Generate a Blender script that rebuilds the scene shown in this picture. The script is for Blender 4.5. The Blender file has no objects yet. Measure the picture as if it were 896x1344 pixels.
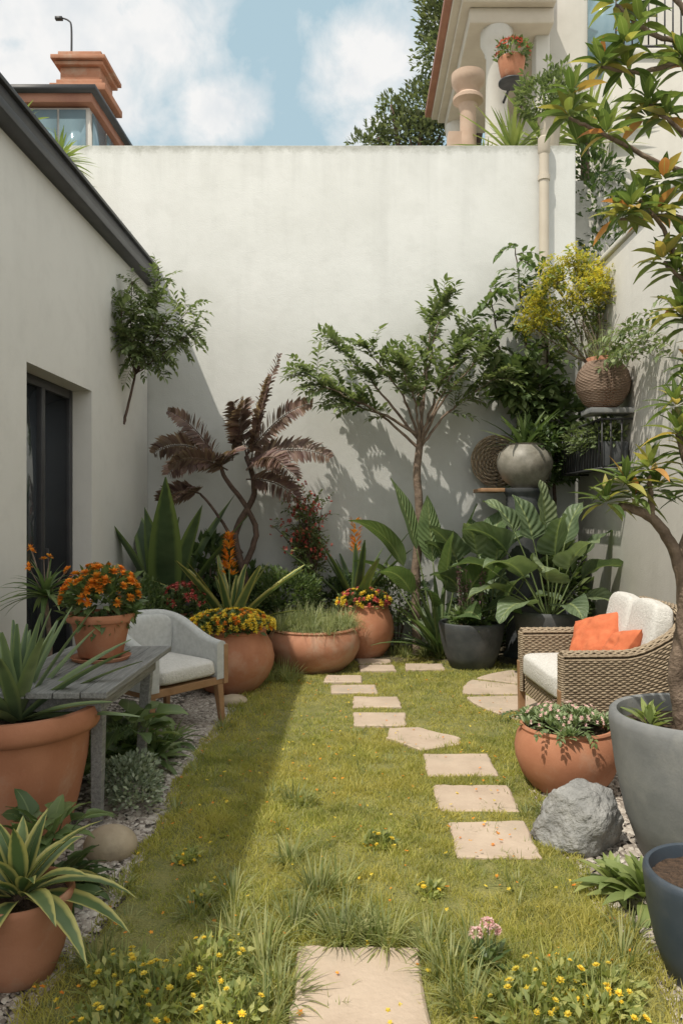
import bpy, math, random, bmesh
import numpy as np
from mathutils import Vector, Matrix, noise
from math import sin, cos, pi, radians
R = random.Random(7)
Z = Vector((0,0,1))
def V(*a): return Vector(a)
scene = bpy.context.scene
col = scene.collection
# ------------------------------------------------------------------ builder
class MB:
    def __init__(s): s.v=[];s.f=[];s.uv=[];s.m=[]
    def add(s, vs, fs, uvs=None, mi=0):
        o=len(s.v); s.v.extend([tuple(x) for x in vs])
        s.uv.extend(uvs if uvs else [(0.5,0.5)]*len(vs))
        for f in fs: s.f.append(tuple(i+o for i in f)); s.m.append(mi)
    def xform(s,M): s.v=[tuple(M@Vector(p)) for p in s.v]
def make(name, mb, mats, origin=(0,0,0), parent=None, smooth=True, sharp=None, bevel=0):
    me=bpy.data.meshes.new(name)
    o=Vector(origin)
    a=np.array(mb.v,dtype=float)-np.array(o)
    me.from_pydata(a.tolist(),[],mb.f)
    for m in mats: me.materials.append(m)
    me.polygons.foreach_set('material_index',mb.m)
    uvl=me.uv_layers.new(name='UVMap')
    li=np.empty(len(me.loops),dtype=np.int32); me.loops.foreach_get('vertex_index',li)
    uvl.data.foreach_set('uv',np.array(mb.uv,dtype=np.float32)[li].ravel())
    me.polygons.foreach_set('use_smooth',[smooth]*len(me.polygons))
    if smooth and sharp: me.set_sharp_from_angle(angle=radians(sharp))
    me.update()
    ob=bpy.data.objects.new(name,me); ob.location=o; col.objects.link(ob)
    if bevel:
        b=ob.modifiers.new('bev','BEVEL'); b.width=bevel; b.segments=2; b.limit_method='ANGLE'
    if parent:
        ob.parent=parent; ob.matrix_parent_inverse=Matrix.Identity(4)
        ob.location=o-parent.location
    return ob
def empty(name, loc=(0,0,0)):
    e=bpy.data.objects.new(name,None); e.location=loc; e.empty_display_size=.1; col.objects.link(e); return e
def box(mb,x0,x1,y0,y1,z0,z1,mi=0,M=None):
    vs=[V(x,y,z) for z in(z0,z1) for y in(y0,y1) for x in(x0,x1)]
    if M: vs=[M@v for v in vs]
    mb.add(vs,[(0,2,3,1),(4,5,7,6),(0,1,5,4),(2,6,7,3),(0,4,6,2),(1,3,7,5)],None,mi)
def lathe(mb,c,prof,n=48,mi=0,wob=.004):
    c=Vector(c); vs=[];fs=[];m=len(prof)
    for i in range(n):
        a=2*pi*i/n
        for r,z in prof:
            q=1+wob*noise.noise(V(cos(a)*2+c.x*7,sin(a)*2+c.y*5,z*4))*3
            vs.append(c+V(r*q*cos(a),r*q*sin(a),z))
    for i in range(n):
        j=(i+1)%n
        for k in range(m-1): fs.append((i*m+k,j*m+k,j*m+k+1,i*m+k+1))
    mb.add(vs,fs,[(.5,.5)]*len(vs),mi)
def disc(mb,c,r,mi=0,bump=.012,rings=7,n=28):
    c=Vector(c); vs=[c+V(0,0,bump)];fs=[]
    for k in range(1,rings+1):
        for i in range(n):
            a=2*pi*i/n; vs.append(c+V(r*k/rings*cos(a),r*k/rings*sin(a),(R.random()-.2)*bump))
    for i in range(n): fs.append((0,1+i,1+(i+1)%n))
    for k in range(rings-1):
        for i in range(n):
            j=(i+1)%n; b=1+k*n; fs.append((b+i,b+n+i,b+n+j,b+j))
    mb.add(vs,fs,None,mi)
def tube(mb,pts,r0,r1=None,ns=6,mi=0,cap=True):
    if r1 is None:r1=r0
    n=len(pts); vs=[];fs=[];uv=[]
    d=(pts[1]-pts[0]).normalized()
    ref=V(1,0,0) if abs(d.x)<.8 else V(0,1,0)
    for i,p in enumerate(pts):
        d=(pts[min(i+1,n-1)]-pts[max(i-1,0)])
        if d.length<1e-9:d=Z
        d=d.normalized(); s=d.cross(ref)
        if s.length<1e-4: s=d.cross(V(.3,.9,.2))
        s.normalize(); t=d.cross(s)
        t_=i/(n-1); r=r0+(r1-r0)*t_
        for k in range(ns):
            a=2*pi*k/ns; vs.append(p+(s*cos(a)+t*sin(a))*r); uv.append((k/ns,t_))
    for i in range(n-1):
        for k in range(ns):
            l=(k+1)%ns; fs.append((i*ns+k,i*ns+l,(i+1)*ns+l,(i+1)*ns+k))
    if cap: fs.append(tuple(range(ns-1,-1,-1))); fs.append(tuple((n-1)*ns+k for k in range(ns)))
    mb.add(vs,fs,uv,mi)
def smooth(pts,k=5,jit=0):
    P=[pts[0]]+list(pts)+[pts[-1]]; out=[]
    for i in range(1,len(P)-2):
        a,b,c,d=P[i-1],P[i],P[i+1],P[i+2]
        for j in range(k):
            t=j/k
            q=0.5*((2*b)+(c-a)*t+(2*a-5*b+4*c-d)*t*t+(3*b-a-3*c+d)*t**3)
            if jit and (i>1 or j>0): q=q+V(R.uniform(-jit,jit),R.uniform(-jit,jit),R.uniform(-jit,jit)*.5)
            out.append(q)
    out.append(P[-2]); return out
SH={'lance':lambda t: max(.02,sin(pi*min(1,t**.75)))**.9,
    'sword':lambda t: min(1,.6+1.2*t)*max(.02,(1-t))**.5,
    'ovate':lambda t: max(.02,sin(pi*t**.68)),
    'heart':lambda t: max(.02,min(1,(t*7+.05))**.6*(1-t)**.62*1.15),
    'banana':lambda t: max(.02,min(1,t*4.5)**.7*(1-t)**.35),
    'blade':lambda t: max(.03,(1-t)**.7)}
def rd(): return V(R.gauss(0,1),R.gauss(0,1),R.gauss(0,1)).normalized()
def leaf(mb,b,d,L,W,droop=.5,n=4,fold=.2,shape='lance',mi=0,twist=0,wav=0):
    d=d.normalized(); s=d.cross(Z)
    if s.length<.08:
        a=R.uniform(0,6.28); s=V(cos(a),sin(a),0); s=(s-d*s.dot(d))
    s.normalize()
    if twist: s=(Matrix.Rotation(twist,3,d)@s)
    f=SH[shape]; p=Vector(b); vs=[];uv=[];fs=[]; ph=R.uniform(0,6)
    for i in range(n+1):
        t=i/n; w=W*.5*f(t); up=s.cross(d); wv=wav*W*sin(t*14+ph) if wav else 0
        e=up*(fold*w)
        vs+= [p+s*w+e+up*wv, p, p-s*w+e-up*wv]; uv+=[(0,t),(.5,t),(1,t)]
        p=p+d*(L/n); d=(d+V(0,0,-droop/n)).normalized(); s=(s-d*s.dot(d)).normalized()
    for i in range(n):
        a=i*3; fs+=[(a,a+1,a+4,a+3),(a+1,a+2,a+5,a+4)]
    mb.add(vs,fs,uv,mi)
def rosette(mb,c,n,L,W,e0=15,e1=80,shape='sword',droop=.5,seg=7,fold=.35,mi=0,r0=.02,wav=0):
    c=Vector(c)
    for i in range(n):
        t=(i+.5)/n; a=i*2.39996+R.uniform(-.25,.25); e=radians(e0+(e1-e0)*t+R.uniform(-7,7))
        d=V(cos(a)*cos(e),sin(a)*cos(e),sin(e)); k=R.uniform(.8,1.08)*(.75+.35*sin(pi*min(1,t+.25)))
        leaf(mb,c+V(cos(a),sin(a),0)*r0*(1-t)+V(0,0,t*.03),d,L*k,W*k**.5,droop*R.uniform(.6,1.3),seg,fold,shape,mi,R.uniform(-.3,.3),wav)
def tuft(mb,c,n,L,W=.006,mi=0,sp=.04,droop=1.2,e0=35):
    c=Vector(c)
    for i in range(n):
        a=R.uniform(0,2*pi); e=radians(R.uniform(e0,88)); r=sp*math.sqrt(R.random())
        d=V(cos(a)*cos(e),sin(a)*cos(e),sin(e))
        leaf(mb,c+V(cos(a)*r,sin(a)*r,0),d,L*R.uniform(.5,1.1),W,droop*R.uniform(.5,1.6),4,.1,'blade',mi)
def bush(mb,c,rx,ry,rz,n,L,W,mi=0,shape='ovate',seg=2,low=-1,clump=1.6,droop=.4,out=1,shell=.5):
    c=Vector(c); k=0;tries=0
    while k<n and tries<n*8:
        tries+=1
        d=rd()
        if d.z<low: continue
        rr=R.uniform(shell,1)**.7
        q=V(d.x*rx,d.y*ry,d.z*rz)*rr
        nz=noise.noise((c+q)*(clump/max(.08,rx)))
        if nz<-.24 and rr>.75: continue
        q=q*(1+.3*nz)
        dd=(d*out+rd()*.7+V(0,0,.35)).normalized()
        leaf(mb,c+q,dd,L*R.uniform(.6,1.2),W*R.uniform(.7,1.2),droop,seg,.2,shape,mi,R.uniform(-.8,.8)); k+=1
def spray(wd,lf,b,d,L,nl,lL,lW,droop=.5,shape='lance',lm=0,wm=0,r=.004,ang=.9,seg=3):
    d=d.normalized(); p=Vector(b); pts=[p]; n=6; ds=[d]
    for i in range(n):
        p=p+d*(L/n); d=(d+V(0,0,-droop/n)+rd()*.06).normalized(); pts.append(p); ds.append(d)
    if wd is not None: tube(wd,pts,r,r*.4,4,wm,False)
    roll=R.uniform(-.9,.9)
    for i in range(nl):
        t=(i+.8)/nl; k=min(n-1,int(t*n)); q=pts[k].lerp(pts[k+1],t*n-k) if t<1 else pts[-1]
        dd=ds[k]; s=dd.cross(Z)
        if s.length<.1: s=rd()
        s.normalize(); s=Matrix.Rotation(roll,3,dd)@s; s=s*(1 if i%2 else -1)
        leaf(lf,q,dd*.6+s*ang+V(0,0,R.uniform(-.1,.35)),lL*R.uniform(.7,1.15),lW,droop*.8,seg,.25,shape,lm,R.uniform(-.5,.5))
    leaf(lf,pts[-1],ds[-1],lL,lW,droop,seg,.2,shape,lm)
    return pts
def frond(wd,lf,b,d,L,n,lL,lW,droop,mi=0,wm=0,r=.008,seg=3,shape='lance',roll=0):
    d=d.normalized(); p=Vector(b); m=14; pts=[p];ds=[d]
    for i in range(m):
        p=p+d*(L/m); d=(d+V(0,0,-droop/m*(.4+1.2*i/m))).normalized(); pts.append(p); ds.append(d)
    tube(wd,pts,r,r*.25,5,wm,False)
    for i in range(n):
        t=.1+.9*i/n; k=min(m-1,int(t*m)); q=pts[k].lerp(pts[k+1],t*m-k); dd=ds[k]
        s=dd.cross(Z)
        if s.length<.1: s=V(1,0,0)
        s.normalize(); s=Matrix.Rotation(roll,3,dd)@s; up=s.cross(dd)
        l=lL*(sin(pi*(t*.83+.14))**.6)*R.uniform(.85,1.1)
        for sg in(-1,1):
            leaf(lf,q,dd*.6+s*sg+up*.1+rd()*.12,l,lW,.55,seg,.15,shape,mi,roll+R.uniform(-.5,.5))
def flower(mb,c,nrm,r,np_=7,mi=0,layers=1,cup=.3,cmi=None):
    nrm=nrm.normalized(); a=nrm.orthogonal().normalized(); b=nrm.cross(a)
    for l in range(layers):
        rr=r*(1-.28*l)
        for i in range(np_):
            t=2*pi*(i+.5*l)/np_+R.uniform(-.15,.15)
            leaf(mb,c+nrm*(.12*r*l),a*cos(t)+b*sin(t)+nrm*(cup+.45*l),rr,rr*.75,.1,2,.15,'ovate',mi)
# ------------------------------------------------------------------ materials
def nt(name):
    m=bpy.data.materials.new(name); m.use_nodes=True; t=m.node_tree; t.nodes.clear()
    o=t.nodes.new('ShaderNodeOutputMaterial'); p=t.nodes.new('ShaderNodeBsdfPrincipled')
    t.links.new(p.outputs[0],o.inputs[0]); return m,t,p,o
def ramp(t,cols,fac):
    r=t.nodes.new('ShaderNodeValToRGB'); e=r.color_ramp.elements
    while len(e)<len(cols): e.new(.5)
    for x,(p,c) in zip(e,cols): x.position=p; x.color=(*c,1)
    t.links.new(fac,r.inputs[0]); return r.outputs[0]
def nz(t,vec,scale,detail=4,rough=.55,dist=0):
    n=t.nodes.new('ShaderNodeTexNoise'); n.inputs['Scale'].default_value=scale; n.inputs['Detail'].default_value=detail
    n.inputs['Roughness'].default_value=rough; n.inputs['Distortion'].default_value=dist
    t.links.new(vec,n.inputs['Vector']); return n.outputs[0]
def mixc(t,fac,a,b,mode='MIX'):
    m=t.nodes.new('ShaderNodeMix'); m.data_type='RGBA'; m.blend_type=mode
    for s,x in((m.inputs[0],fac),(m.inputs[6],a),(m.inputs[7],b)):
        if isinstance(x,(int,float)): s.default_value=x
        elif isinstance(x,tuple): s.default_value=(*x,1)
        else: t.links.new(x,s)
    return m.outputs[2]
def mth(t,op,a,b=None,c=None,clamp=False):
    m=t.nodes.new('ShaderNodeMath'); m.operation=op; m.use_clamp=clamp
    for s,x in zip(m.inputs,(a,b,c)):
        if x is None: continue
        if isinstance(x,(int,float)): s.default_value=x
        else: t.links.new(x,s)
    return m.outputs[0]
def mapr(t,x,a,b,c,d):
    m=t.nodes.new('ShaderNodeMapRange'); t.links.new(x,m.inputs[0])
    for i,v in enumerate((a,b,c,d)): m.inputs[i+1].default_value=v
    return m.outputs[0]
def bump(t,p,h,st=.3,dist=.01):
    b=t.nodes.new('ShaderNodeBump'); b.inputs['Strength'].default_value=st; b.inputs['Distance'].default_value=dist
    t.links.new(h,b.inputs['Height']); t.links.new(b.outputs[0],p.inputs['Normal'])
def tco(t,w='Object',scale=None):
    c=t.nodes.new('ShaderNodeTexCoord').outputs[w]
    if scale:
        m=t.nodes.new('ShaderNodeMapping'); m.inputs['Scale'].default_value=scale; t.links.new(c,m.inputs[0]); c=m.outputs[0]
    return c
def desat(c,k=.2):
    l=.3*c[0]+.6*c[1]+.1*c[2]; return tuple(v*(1-k)+l*k for v in c)
def leafmat(name,cols,rough=.42,tr=.3,stripe=None,veins=0,vein=.12,big=None,g=1.5):
    m,t,p,o=nt(name)
    cols=[(i/(max(1,len(cols)-1)),x) if len(x)==3 else (x[0],x[1]) for i,x in enumerate(cols)]
    cols=[(a,tuple(min(.85,v*g) for v in desat(c,.22 if g>1 else .03))) for a,c in cols]
    gi=t.nodes.new('ShaderNodeNewGeometry').outputs['Random Per Island']
    c=ramp(t,cols,gi)
    n=nz(t,tco(t),5,2)
    c=mixc(t,1.0,c,ramp(t,[(.3,(.66,.7,.64)),(.7,(1.25,1.2,1.1))],n),'MULTIPLY')
    if big: c=mixc(t,mapr(t,nz(t,tco(t),big[0],3),.4,.62,0,.8),c,big[1])
    u=t.nodes.new('ShaderNodeTexCoord').outputs['UV']; sx=t.nodes.new('ShaderNodeSeparateXYZ'); t.links.new(u,sx.inputs[0])
    au=mth(t,'ABSOLUTE',mth(t,'SUBTRACT',sx.outputs[0],.5))
    if stripe: c=mixc(t,mapr(t,au,.24,.38,0,1),c,stripe)
    if vein: c=mixc(t,mth(t,'MULTIPLY',mapr(t,au,.0,.06,1,0),vein*3),c,(.32,.38,.17))
    t.links.new(c,p.inputs['Base Color']); p.inputs['Roughness'].default_value=rough
    p.inputs['Specular IOR Level'].default_value=.35
    if veins:
        w=mth(t,'SINE',mth(t,'MULTIPLY',mth(t,'SUBTRACT',sx.outputs[1],mth(t,'MULTIPLY',au,.5)),veins))
        bump(t,p,w,.55,.008)
    tb=t.nodes.new('ShaderNodeBsdfTranslucent'); t.links.new(mixc(t,1.0,c,(1.4,1.5,.85),'MULTIPLY'),tb.inputs[0])
    ms=t.nodes.new('ShaderNodeMixShader'); ms.inputs[0].default_value=tr
    t.links.new(p.outputs[0],ms.inputs[1]); t.links.new(tb.outputs[0],ms.inputs[2]); t.links.new(ms.outputs[0],o.inputs[0])
    return m
def stucco(name,base,dark,bs=.25,streak=.25,ztop=None):
    m,t,p,o=nt(name); c=tco(t)
    a=nz(t,c,.9,5,.6); col_=mixc(t,mapr(t,a,.35,.68,0,.8),base,dark)
    b=nz(t,c,4.5,5,.65); col_=mixc(t,mapr(t,b,.5,.75,0,.35),col_,tuple(x*.88 for x in dark))
    if streak:
        s=nz(t,tco(t,'Object',(4,4,.3)),1.3,4,.6)
        col_=mixc(t,mapr(t,s,.52,.8,0,streak),col_,tuple(x*.8 for x in dark))
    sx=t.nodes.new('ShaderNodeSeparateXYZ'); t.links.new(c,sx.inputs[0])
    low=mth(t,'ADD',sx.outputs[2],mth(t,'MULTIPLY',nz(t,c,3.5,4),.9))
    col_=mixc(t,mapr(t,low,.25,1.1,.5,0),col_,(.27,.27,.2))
    if ztop:
        top=mth(t,'ADD',sx.outputs[2],mth(t,'MULTIPLY',nz(t,c,9,5,.75),.22))
        col_=mixc(t,mapr(t,top,ztop+.03,ztop+.14,0,.7),col_,(.16,.16,.12))
        drip=mth(t,'ADD',sx.outputs[2],mth(t,'MULTIPLY',nz(t,tco(t,'Object',(6,6,.15)),1.2,4,.6),1.6))
        col_=mixc(t,mapr(t,drip,ztop+.45,ztop+1.1,0,.3),col_,tuple(x*.72 for x in dark))
    t.links.new(col_,p.inputs['Base Color']); p.inputs['Roughness'].default_value=.92
    p.inputs['Specular IOR Level'].default_value=.2
    h=mth(t,'ADD',nz(t,c,90,2),mth(t,'MULTIPLY',nz(t,c,9,3),1.5))
    bump(t,p,h,bs,.012); return m
def noisy(name,c1,c2,scale=4,rough=.8,bs=.3,bscale=60,bd=.006,c3=None,metal=0,detail=5):
    m,t,p,o=nt(name); c=tco(t); n=nz(t,c,scale,detail,.6)
    k=ramp(t,[(.32,c1),(.68,c2)],n)
    if c3: k=mixc(t,mapr(t,nz(t,c,scale*.6,6,.7,.3),.52,.7,0,.75),k,c3)
    t.links.new(k,p.inputs['Base Color']); p.inputs['Roughness'].default_value=rough; p.inputs['Metallic'].default_value=metal
    if bs: bump(t,p,mth(t,'ADD',nz(t,c,bscale,3),mth(t,'MULTIPLY',n,1.2)),bs,bd)
    return m
m_wall=stucco('courtyard_stucco',(.6,.605,.585),(.53,.535,.51),.22,.25,5.72)
m_lwall=stucco('house_stucco',(.64,.625,.585),(.59,.575,.535),.12,.15)
m_rwall=stucco('garden_wall_stucco',(.64,.62,.58),(.56,.54,.5),.2,.3)
m_house=stucco('neighbour_stucco',(.58,.555,.51),(.5,.48,.43),.1,.2)
m_dark=noisy('dark_metal',(.025,.025,.028),(.04,.04,.042),6,.5,.1,120,.001)
m_terra=noisy('terracotta',(.36,.145,.075),(.45,.2,.11),5,.8,.3,70,.003,(.46,.29,.2))
m_terra2=noisy('terracotta_worn',(.33,.14,.075),(.42,.2,.12),4,.82,.35,60,.004,(.4,.3,.22))
m_conc=noisy('grey_concrete',(.15,.157,.16),(.22,.225,.225),6,.85,.3,90,.003,(.28,.28,.265))
m_navy=noisy('navy_glaze',(.035,.05,.07),(.055,.07,.09),7,.5,.15,60,.002,(.09,.1,.11))
m_char=noisy('charcoal_clay',(.035,.04,.045),(.07,.075,.078),6,.7,.2,60,.003,(.1,.1,.1))
m_grcer=noisy('ash_ceramic',(.16,.15,.12),(.3,.28,.24),7,.5,.3,50,.004,(.1,.085,.06))
m_soil=noisy('potting_soil',(.04,.024,.015),(.13,.08,.05),40,.95,1,90,.02)
m_bed=noisy('soil_bed',(.055,.045,.028),(.12,.1,.06),14,.95,.8,60,.02)
m_stone=noisy('sandstone_paver',(.4,.31,.235),(.5,.4,.31),4,.88,.5,45,.008,(.36,.31,.24))
m_rock=noisy('granite_rock',(.2,.2,.195),(.34,.335,.32),9,.9,1,40,.02,(.14,.14,.14))
m_pebble=noisy('tan_rock',(.3,.24,.16),(.44,.36,.26),6,.8,.4,30,.006,(.24,.2,.15))
m_bark=noisy('bark',(.12,.085,.06),(.27,.2,.15),18,.9,.8,60,.01)
m_barkd=noisy('bark_dark',(.06,.038,.028),(.13,.085,.065),18,.9,.7,60,.01)
m_stem=noisy('green_stem',(.09,.13,.04),(.14,.18,.06),12,.6,.1)
m_fabric=noisy('grey_fabric',(.42,.43,.42),(.52,.53,.52),30,.95,.5,400,.002)
m_white=noisy('white_boucle',(.56,.545,.51),(.7,.68,.645),60,.98,1,180,.006)
m_orange=noisy('orange_linen',(.5,.125,.05),(.6,.17,.07),20,.9,.5,350,.002)
m_oak=noisy('teak_wood',(.25,.135,.065),(.36,.21,.11),9,.6,.2,60,.002)
m_wick=noisy('wicker',(.2,.145,.095),(.4,.32,.22),45,.7,.3,200,.002,(.3,.235,.165))
m_wickd=noisy('wicker_core',(.08,.055,.03),(.12,.085,.05),20,.8,.1)
m_cream=noisy('cream_pipe',(.46,.4,.32),(.53,.47,.38),3,.5,.05,40,.002)
m_brown=noisy('brown_trim',(.26,.11,.07),(.34,.16,.1),3,.6,.1)
def woodmat(name,a,b,sc):
    m,t,p,o=nt(name); n=nz(t,tco(t,'Object',sc),5,6,.65,.6)
    t.links.new(ramp(t,[(.3,a),(.7,b)],n),p.inputs['Base Color']); p.inputs['Roughness'].default_value=.8
    bump(t,p,n,.5,.006); return m
m_table=woodmat('weathered_grey_wood',(.12,.122,.12),(.29,.29,.28),(14,1,14))
m_glass,t,p,o=nt('window_glass'); p.inputs['Base Color'].default_value=(.03,.035,.04,1); p.inputs['Roughness'].default_value=.04; p.inputs['Specular IOR Level'].default_value=1.0
m_glassb,t,p,o=nt('sky_glass'); p.inputs['Base Color'].default_value=(.2,.29,.33,1); p.inputs['Roughness'].default_value=.1; p.inputs['Metallic'].default_value=.3
G=leafmat
m_dg=G('leaf_deep_green',[(.025,.055,.018),(.05,.09,.025),(.075,.12,.03)])
m_mg=G('leaf_mid_green',[(.045,.085,.022),(.08,.13,.037),(.12,.16,.05)])
m_lg=G('leaf_light_green',[(.11,.16,.035),(.16,.21,.05),(.22,.25,.065)])
m_sil=G('leaf_silver',[(.16,.21,.14),(.28,.33,.24),(.42,.46,.38)],.7,.15,g=1)
m_tree=G('leaf_olive_tree',[(.06,.09,.028),(.1,.14,.05),(.16,.2,.08)])
m_purp=G('leaf_purple',[(.13,.075,.08),(.2,.125,.12),(.29,.2,.18)],.5,.35,g=1)
m_agvy=G('agave_variegated',[(.05,.1,.028),(.09,.14,.045)],.38,.15,(.46,.43,.15),0,0)
m_agvc=G('agave_striped_edge',[(.03,.06,.028),(.055,.095,.04)],.38,.15,(.15,.21,.07),0,0)
m_ban=G('banana_leaf',[(.045,.09,.03),(.075,.13,.04),(.11,.165,.06)],.35,.3,None,70,.25)
m_hosta=G('elephant_ear_leaf',[(.075,.115,.06),(.1,.15,.075),(.145,.19,.1)],.45,.3,None,45,.3)
m_fran=G('frangipani_leaf',[(0,(.05,.09,.018)),(.45,(.09,.14,.025)),(.75,(.17,.2,.035)),(.93,(.34,.27,.04)),(.99,(.45,.14,.03))],.38,.35,None,0,.2)
m_succ=G('succulent_leaf',[(.12,.2,.07),(.2,.28,.12),(.26,.32,.16)],.5,.15,g=1.1)
m_grs=G('grass_tuft',[(.11,.15,.035),(.18,.2,.06),(.26,.26,.09)],.5,.35,None,0,0)
m_grsp=G('pale_grass',[(.14,.18,.07),(.24,.27,.12),(.33,.34,.18)],.5,.3,None,0,0)
m_or=G('petal_orange',[(.6,.16,.01),(.75,.26,.02),(.8,.38,.03)],.6,.25,None,0,0,g=1)
m_ye=G('petal_yellow',[(.62,.42,.02),(.75,.55,.04),(.72,.6,.1)],.6,.25,None,0,0,g=1)
m_re=G('petal_red',[(.4,.05,.05),(.52,.1,.1),(.6,.2,.18)],.6,.25,None,0,0,g=1)
m_pi=G('petal_pink',[(.6,.3,.36),(.7,.45,.48),(.75,.6,.6)],.6,.25,None,0,0,g=1)
m_pu=G('petal_mauve',[(.22,.12,.18),(.34,.2,.28)],.6,.25,None,0,0,g=1)
m_yb=G('yellow_bloom',[(.45,.4,.05),(.6,.49,.08),(.36,.38,.09)],.6,.35,None,0,0,g=1)
m_blade=G('lawn_blade',[(.25,.29,.07),(.37,.37,.1),(.5,.46,.15)],.65,.42,None,0,0,(1.5,(.47,.41,.12)),g=1)
# ------------------------------------------------------------------ world / light / camera
sd=Vector((.41,.46,-1)).normalized()
w=bpy.data.worlds.new('World'); scene.world=w; w.use_nodes=True; t=w.node_tree; t.nodes.clear()
wo=t.nodes.new('ShaderNodeOutputWorld'); bg=t.nodes.new('ShaderNodeBackground'); t.links.new(bg.outputs[0],wo.inputs[0])
sky=t.nodes.new('ShaderNodeTexSky'); sky.sky_type='NISHITA'; sky.sun_disc=False
sky.sun_elevation=math.asin(-sd.z); sky.sun_rotation=math.atan2(-sd.x,-sd.y)
sky.air_density=1.0; sky.dust_density=2.5; sky.ozone_density=1.5
dirv=t.nodes.new('ShaderNodeTexCoord').outputs['Generated']
base=mixc(t,.85,sky.outputs[0],(4.9,6.7,7.5))
acc=None
for (cx,cz,r) in [(-.36,.62,.16),(-.46,.56,.12),(-.27,.64,.1),(-.19,.525,.06),(-.33,.54,.1),(.05,.59,.095),(.1,.64,.08),(.02,.505,.05),(-.5,.7,.15)]:
    c=Vector((cx,1,cz)).normalized()
    sub=t.nodes.new('ShaderNodeVectorMath'); sub.operation='SUBTRACT'; t.links.new(dirv,sub.inputs[0]); sub.inputs[1].default_value=c
    ml=t.nodes.new('ShaderNodeVectorMath'); ml.operation='MULTIPLY'; t.links.new(sub.outputs[0],ml.inputs[0]); ml.inputs[1].default_value=(1,1,1.35)
    ln=t.nodes.new('ShaderNodeVectorMath'); ln.operation='LENGTH'; t.links.new(ml.outputs[0],ln.inputs[0])
    b=mapr(t,ln.outputs['Value'],0,r*1.5,1,0)
    acc=b if acc is None else mth(t,'MAXIMUM',acc,b)
n1=nz(t,dirv,9,7,.58,.3)
dens=mth(t,'ADD',acc,mth(t,'MULTIPLY',mth(t,'SUBTRACT',n1,.5),2.0))
dens=mapr(t,dens,.28,.78,0,1)
cc=ramp(t,[(.33,(.84,.87,.89)),(.58,(1,.99,.975))],nz(t,dirv,14,4,.6))
cc=mixc(t,1.0,cc,(9.4,9.4,9.4),'MULTIPLY')
skyc=mixc(t,mth(t,'MULTIPLY',dens,.97),base,cc)
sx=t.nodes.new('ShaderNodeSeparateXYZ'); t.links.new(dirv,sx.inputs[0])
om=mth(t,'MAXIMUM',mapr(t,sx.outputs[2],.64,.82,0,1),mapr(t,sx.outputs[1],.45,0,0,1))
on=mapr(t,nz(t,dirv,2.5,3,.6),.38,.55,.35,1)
skyc=mixc(t,mth(t,'MULTIPLY',om,on),skyc,(13.6,13.4,12.9))  # unseen bright cloud added overhead and behind the camera to lift ambient light
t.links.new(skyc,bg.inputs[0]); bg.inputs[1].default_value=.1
sl=bpy.data.lights.new('sun','SUN'); sl.energy=3.9; sl.angle=radians(.6); sl.color=(1,.93,.81)
so=bpy.data.objects.new('sun',sl); so.rotation_euler=sd.to_track_quat('-Z','Y').to_euler(); so.location=(-5,-5,12); col.objects.link(so)
cam=bpy.data.cameras.new('camera'); co=bpy.data.objects.new('camera',cam); col.objects.link(co); scene.camera=co
co.location=(0,0,1.55); co.rotation_euler=(radians(90),0,0)
cam.sensor_fit='VERTICAL'; cam.sensor_height=36; cam.sensor_width=24; cam.lens=36*1000/1344; cam.shift_x=-22/1344; cam.clip_end=500; cam.clip_start=.05
scene.view_settings.view_transform='Standard'; scene.view_settings.look='None'; scene.view_settings.exposure=0
# ------------------------------------------------------------------ ground
mb=MB(); mb.add([V(-150,-150,-.03),V(150,-150,-.03),V(150,150,-.03),V(-150,150,-.03)],[(0,1,2,3)])
make('ground',mb,[noisy('earth',(.07,.08,.03),(.13,.12,.06),1.5,.95,.4,20,.02)])
m_grav=noisy('gravel_base',(.13,.11,.09),(.3,.26,.22),60,.95,1,120,.02)
mb=MB(); mb.add([V(-2.4,-1,-.004),V(2.5,-1,-.004),V(2.5,8.7,-.004),V(-2.4,8.7,-.004)],[(0,1,2,3)]); make('gravel_bed',mb,[m_grav])
def stones(name,rects,n,mats):
    rng=np.random.default_rng(3)
    oc=np.array([[1,0,0],[0,1,0],[-1,0,0],[0,-1,0],[0,0,1],[.7,.7,.55],[-.7,.7,.5],[-.7,-.7,.55],[.7,-.7,.5]],float)
    fc=[(4,0,5),(4,5,1),(4,1,6),(4,6,2),(4,2,7),(4,7,3),(4,3,8),(4,8,0)]
    vs=[];fs=[];k=0
    ar=np.array([(b-a)*(d-c)*w_ for a,b,c,d,w_ in rects]); ar=ar/ar.sum()
    for ri,(a,b,c,d,_w) in enumerate(rects):
        for _ in range(int(n*ar[ri])):
            x=rng.uniform(a,b);y=rng.uniform(c,d);s=rng.uniform(.007,.018)
            q=oc*np.array([s*rng.uniform(.8,1.3),s*rng.uniform(.7,1.1),s*rng.uniform(.5,.9)])*rng.uniform(.8,1.2,(9,1))
            th=rng.uniform(0,6.28); ct,st=cos(th),sin(th)
            X=q[:,0]*ct-q[:,1]*st+x; Y=q[:,0]*st+q[:,1]*ct+y
            vs+=np.stack([X,Y,q[:,2]+.001],1).tolist(); fs+=[(i+k,j+k,l+k) for i,j,l in fc]; k+=9
    mb=MB(); mb.v=vs; mb.f=fs; mb.uv=[(.5,.5)]*len(vs); mb.m=[0]*len(fs)
    return make(name,mb,mats)
mg,t,p,o=nt('gravel_stones'); g=t.nodes.new('ShaderNodeNewGeometry').outputs['Random Per Island']
t.links.new(ramp(t,[(0,(.16,.13,.11)),(.35,(.32,.28,.24)),(.7,(.44,.39,.34)),(1,(.56,.52,.46))],g),p.inputs[0]); p.inputs['Roughness'].default_value=.9
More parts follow.
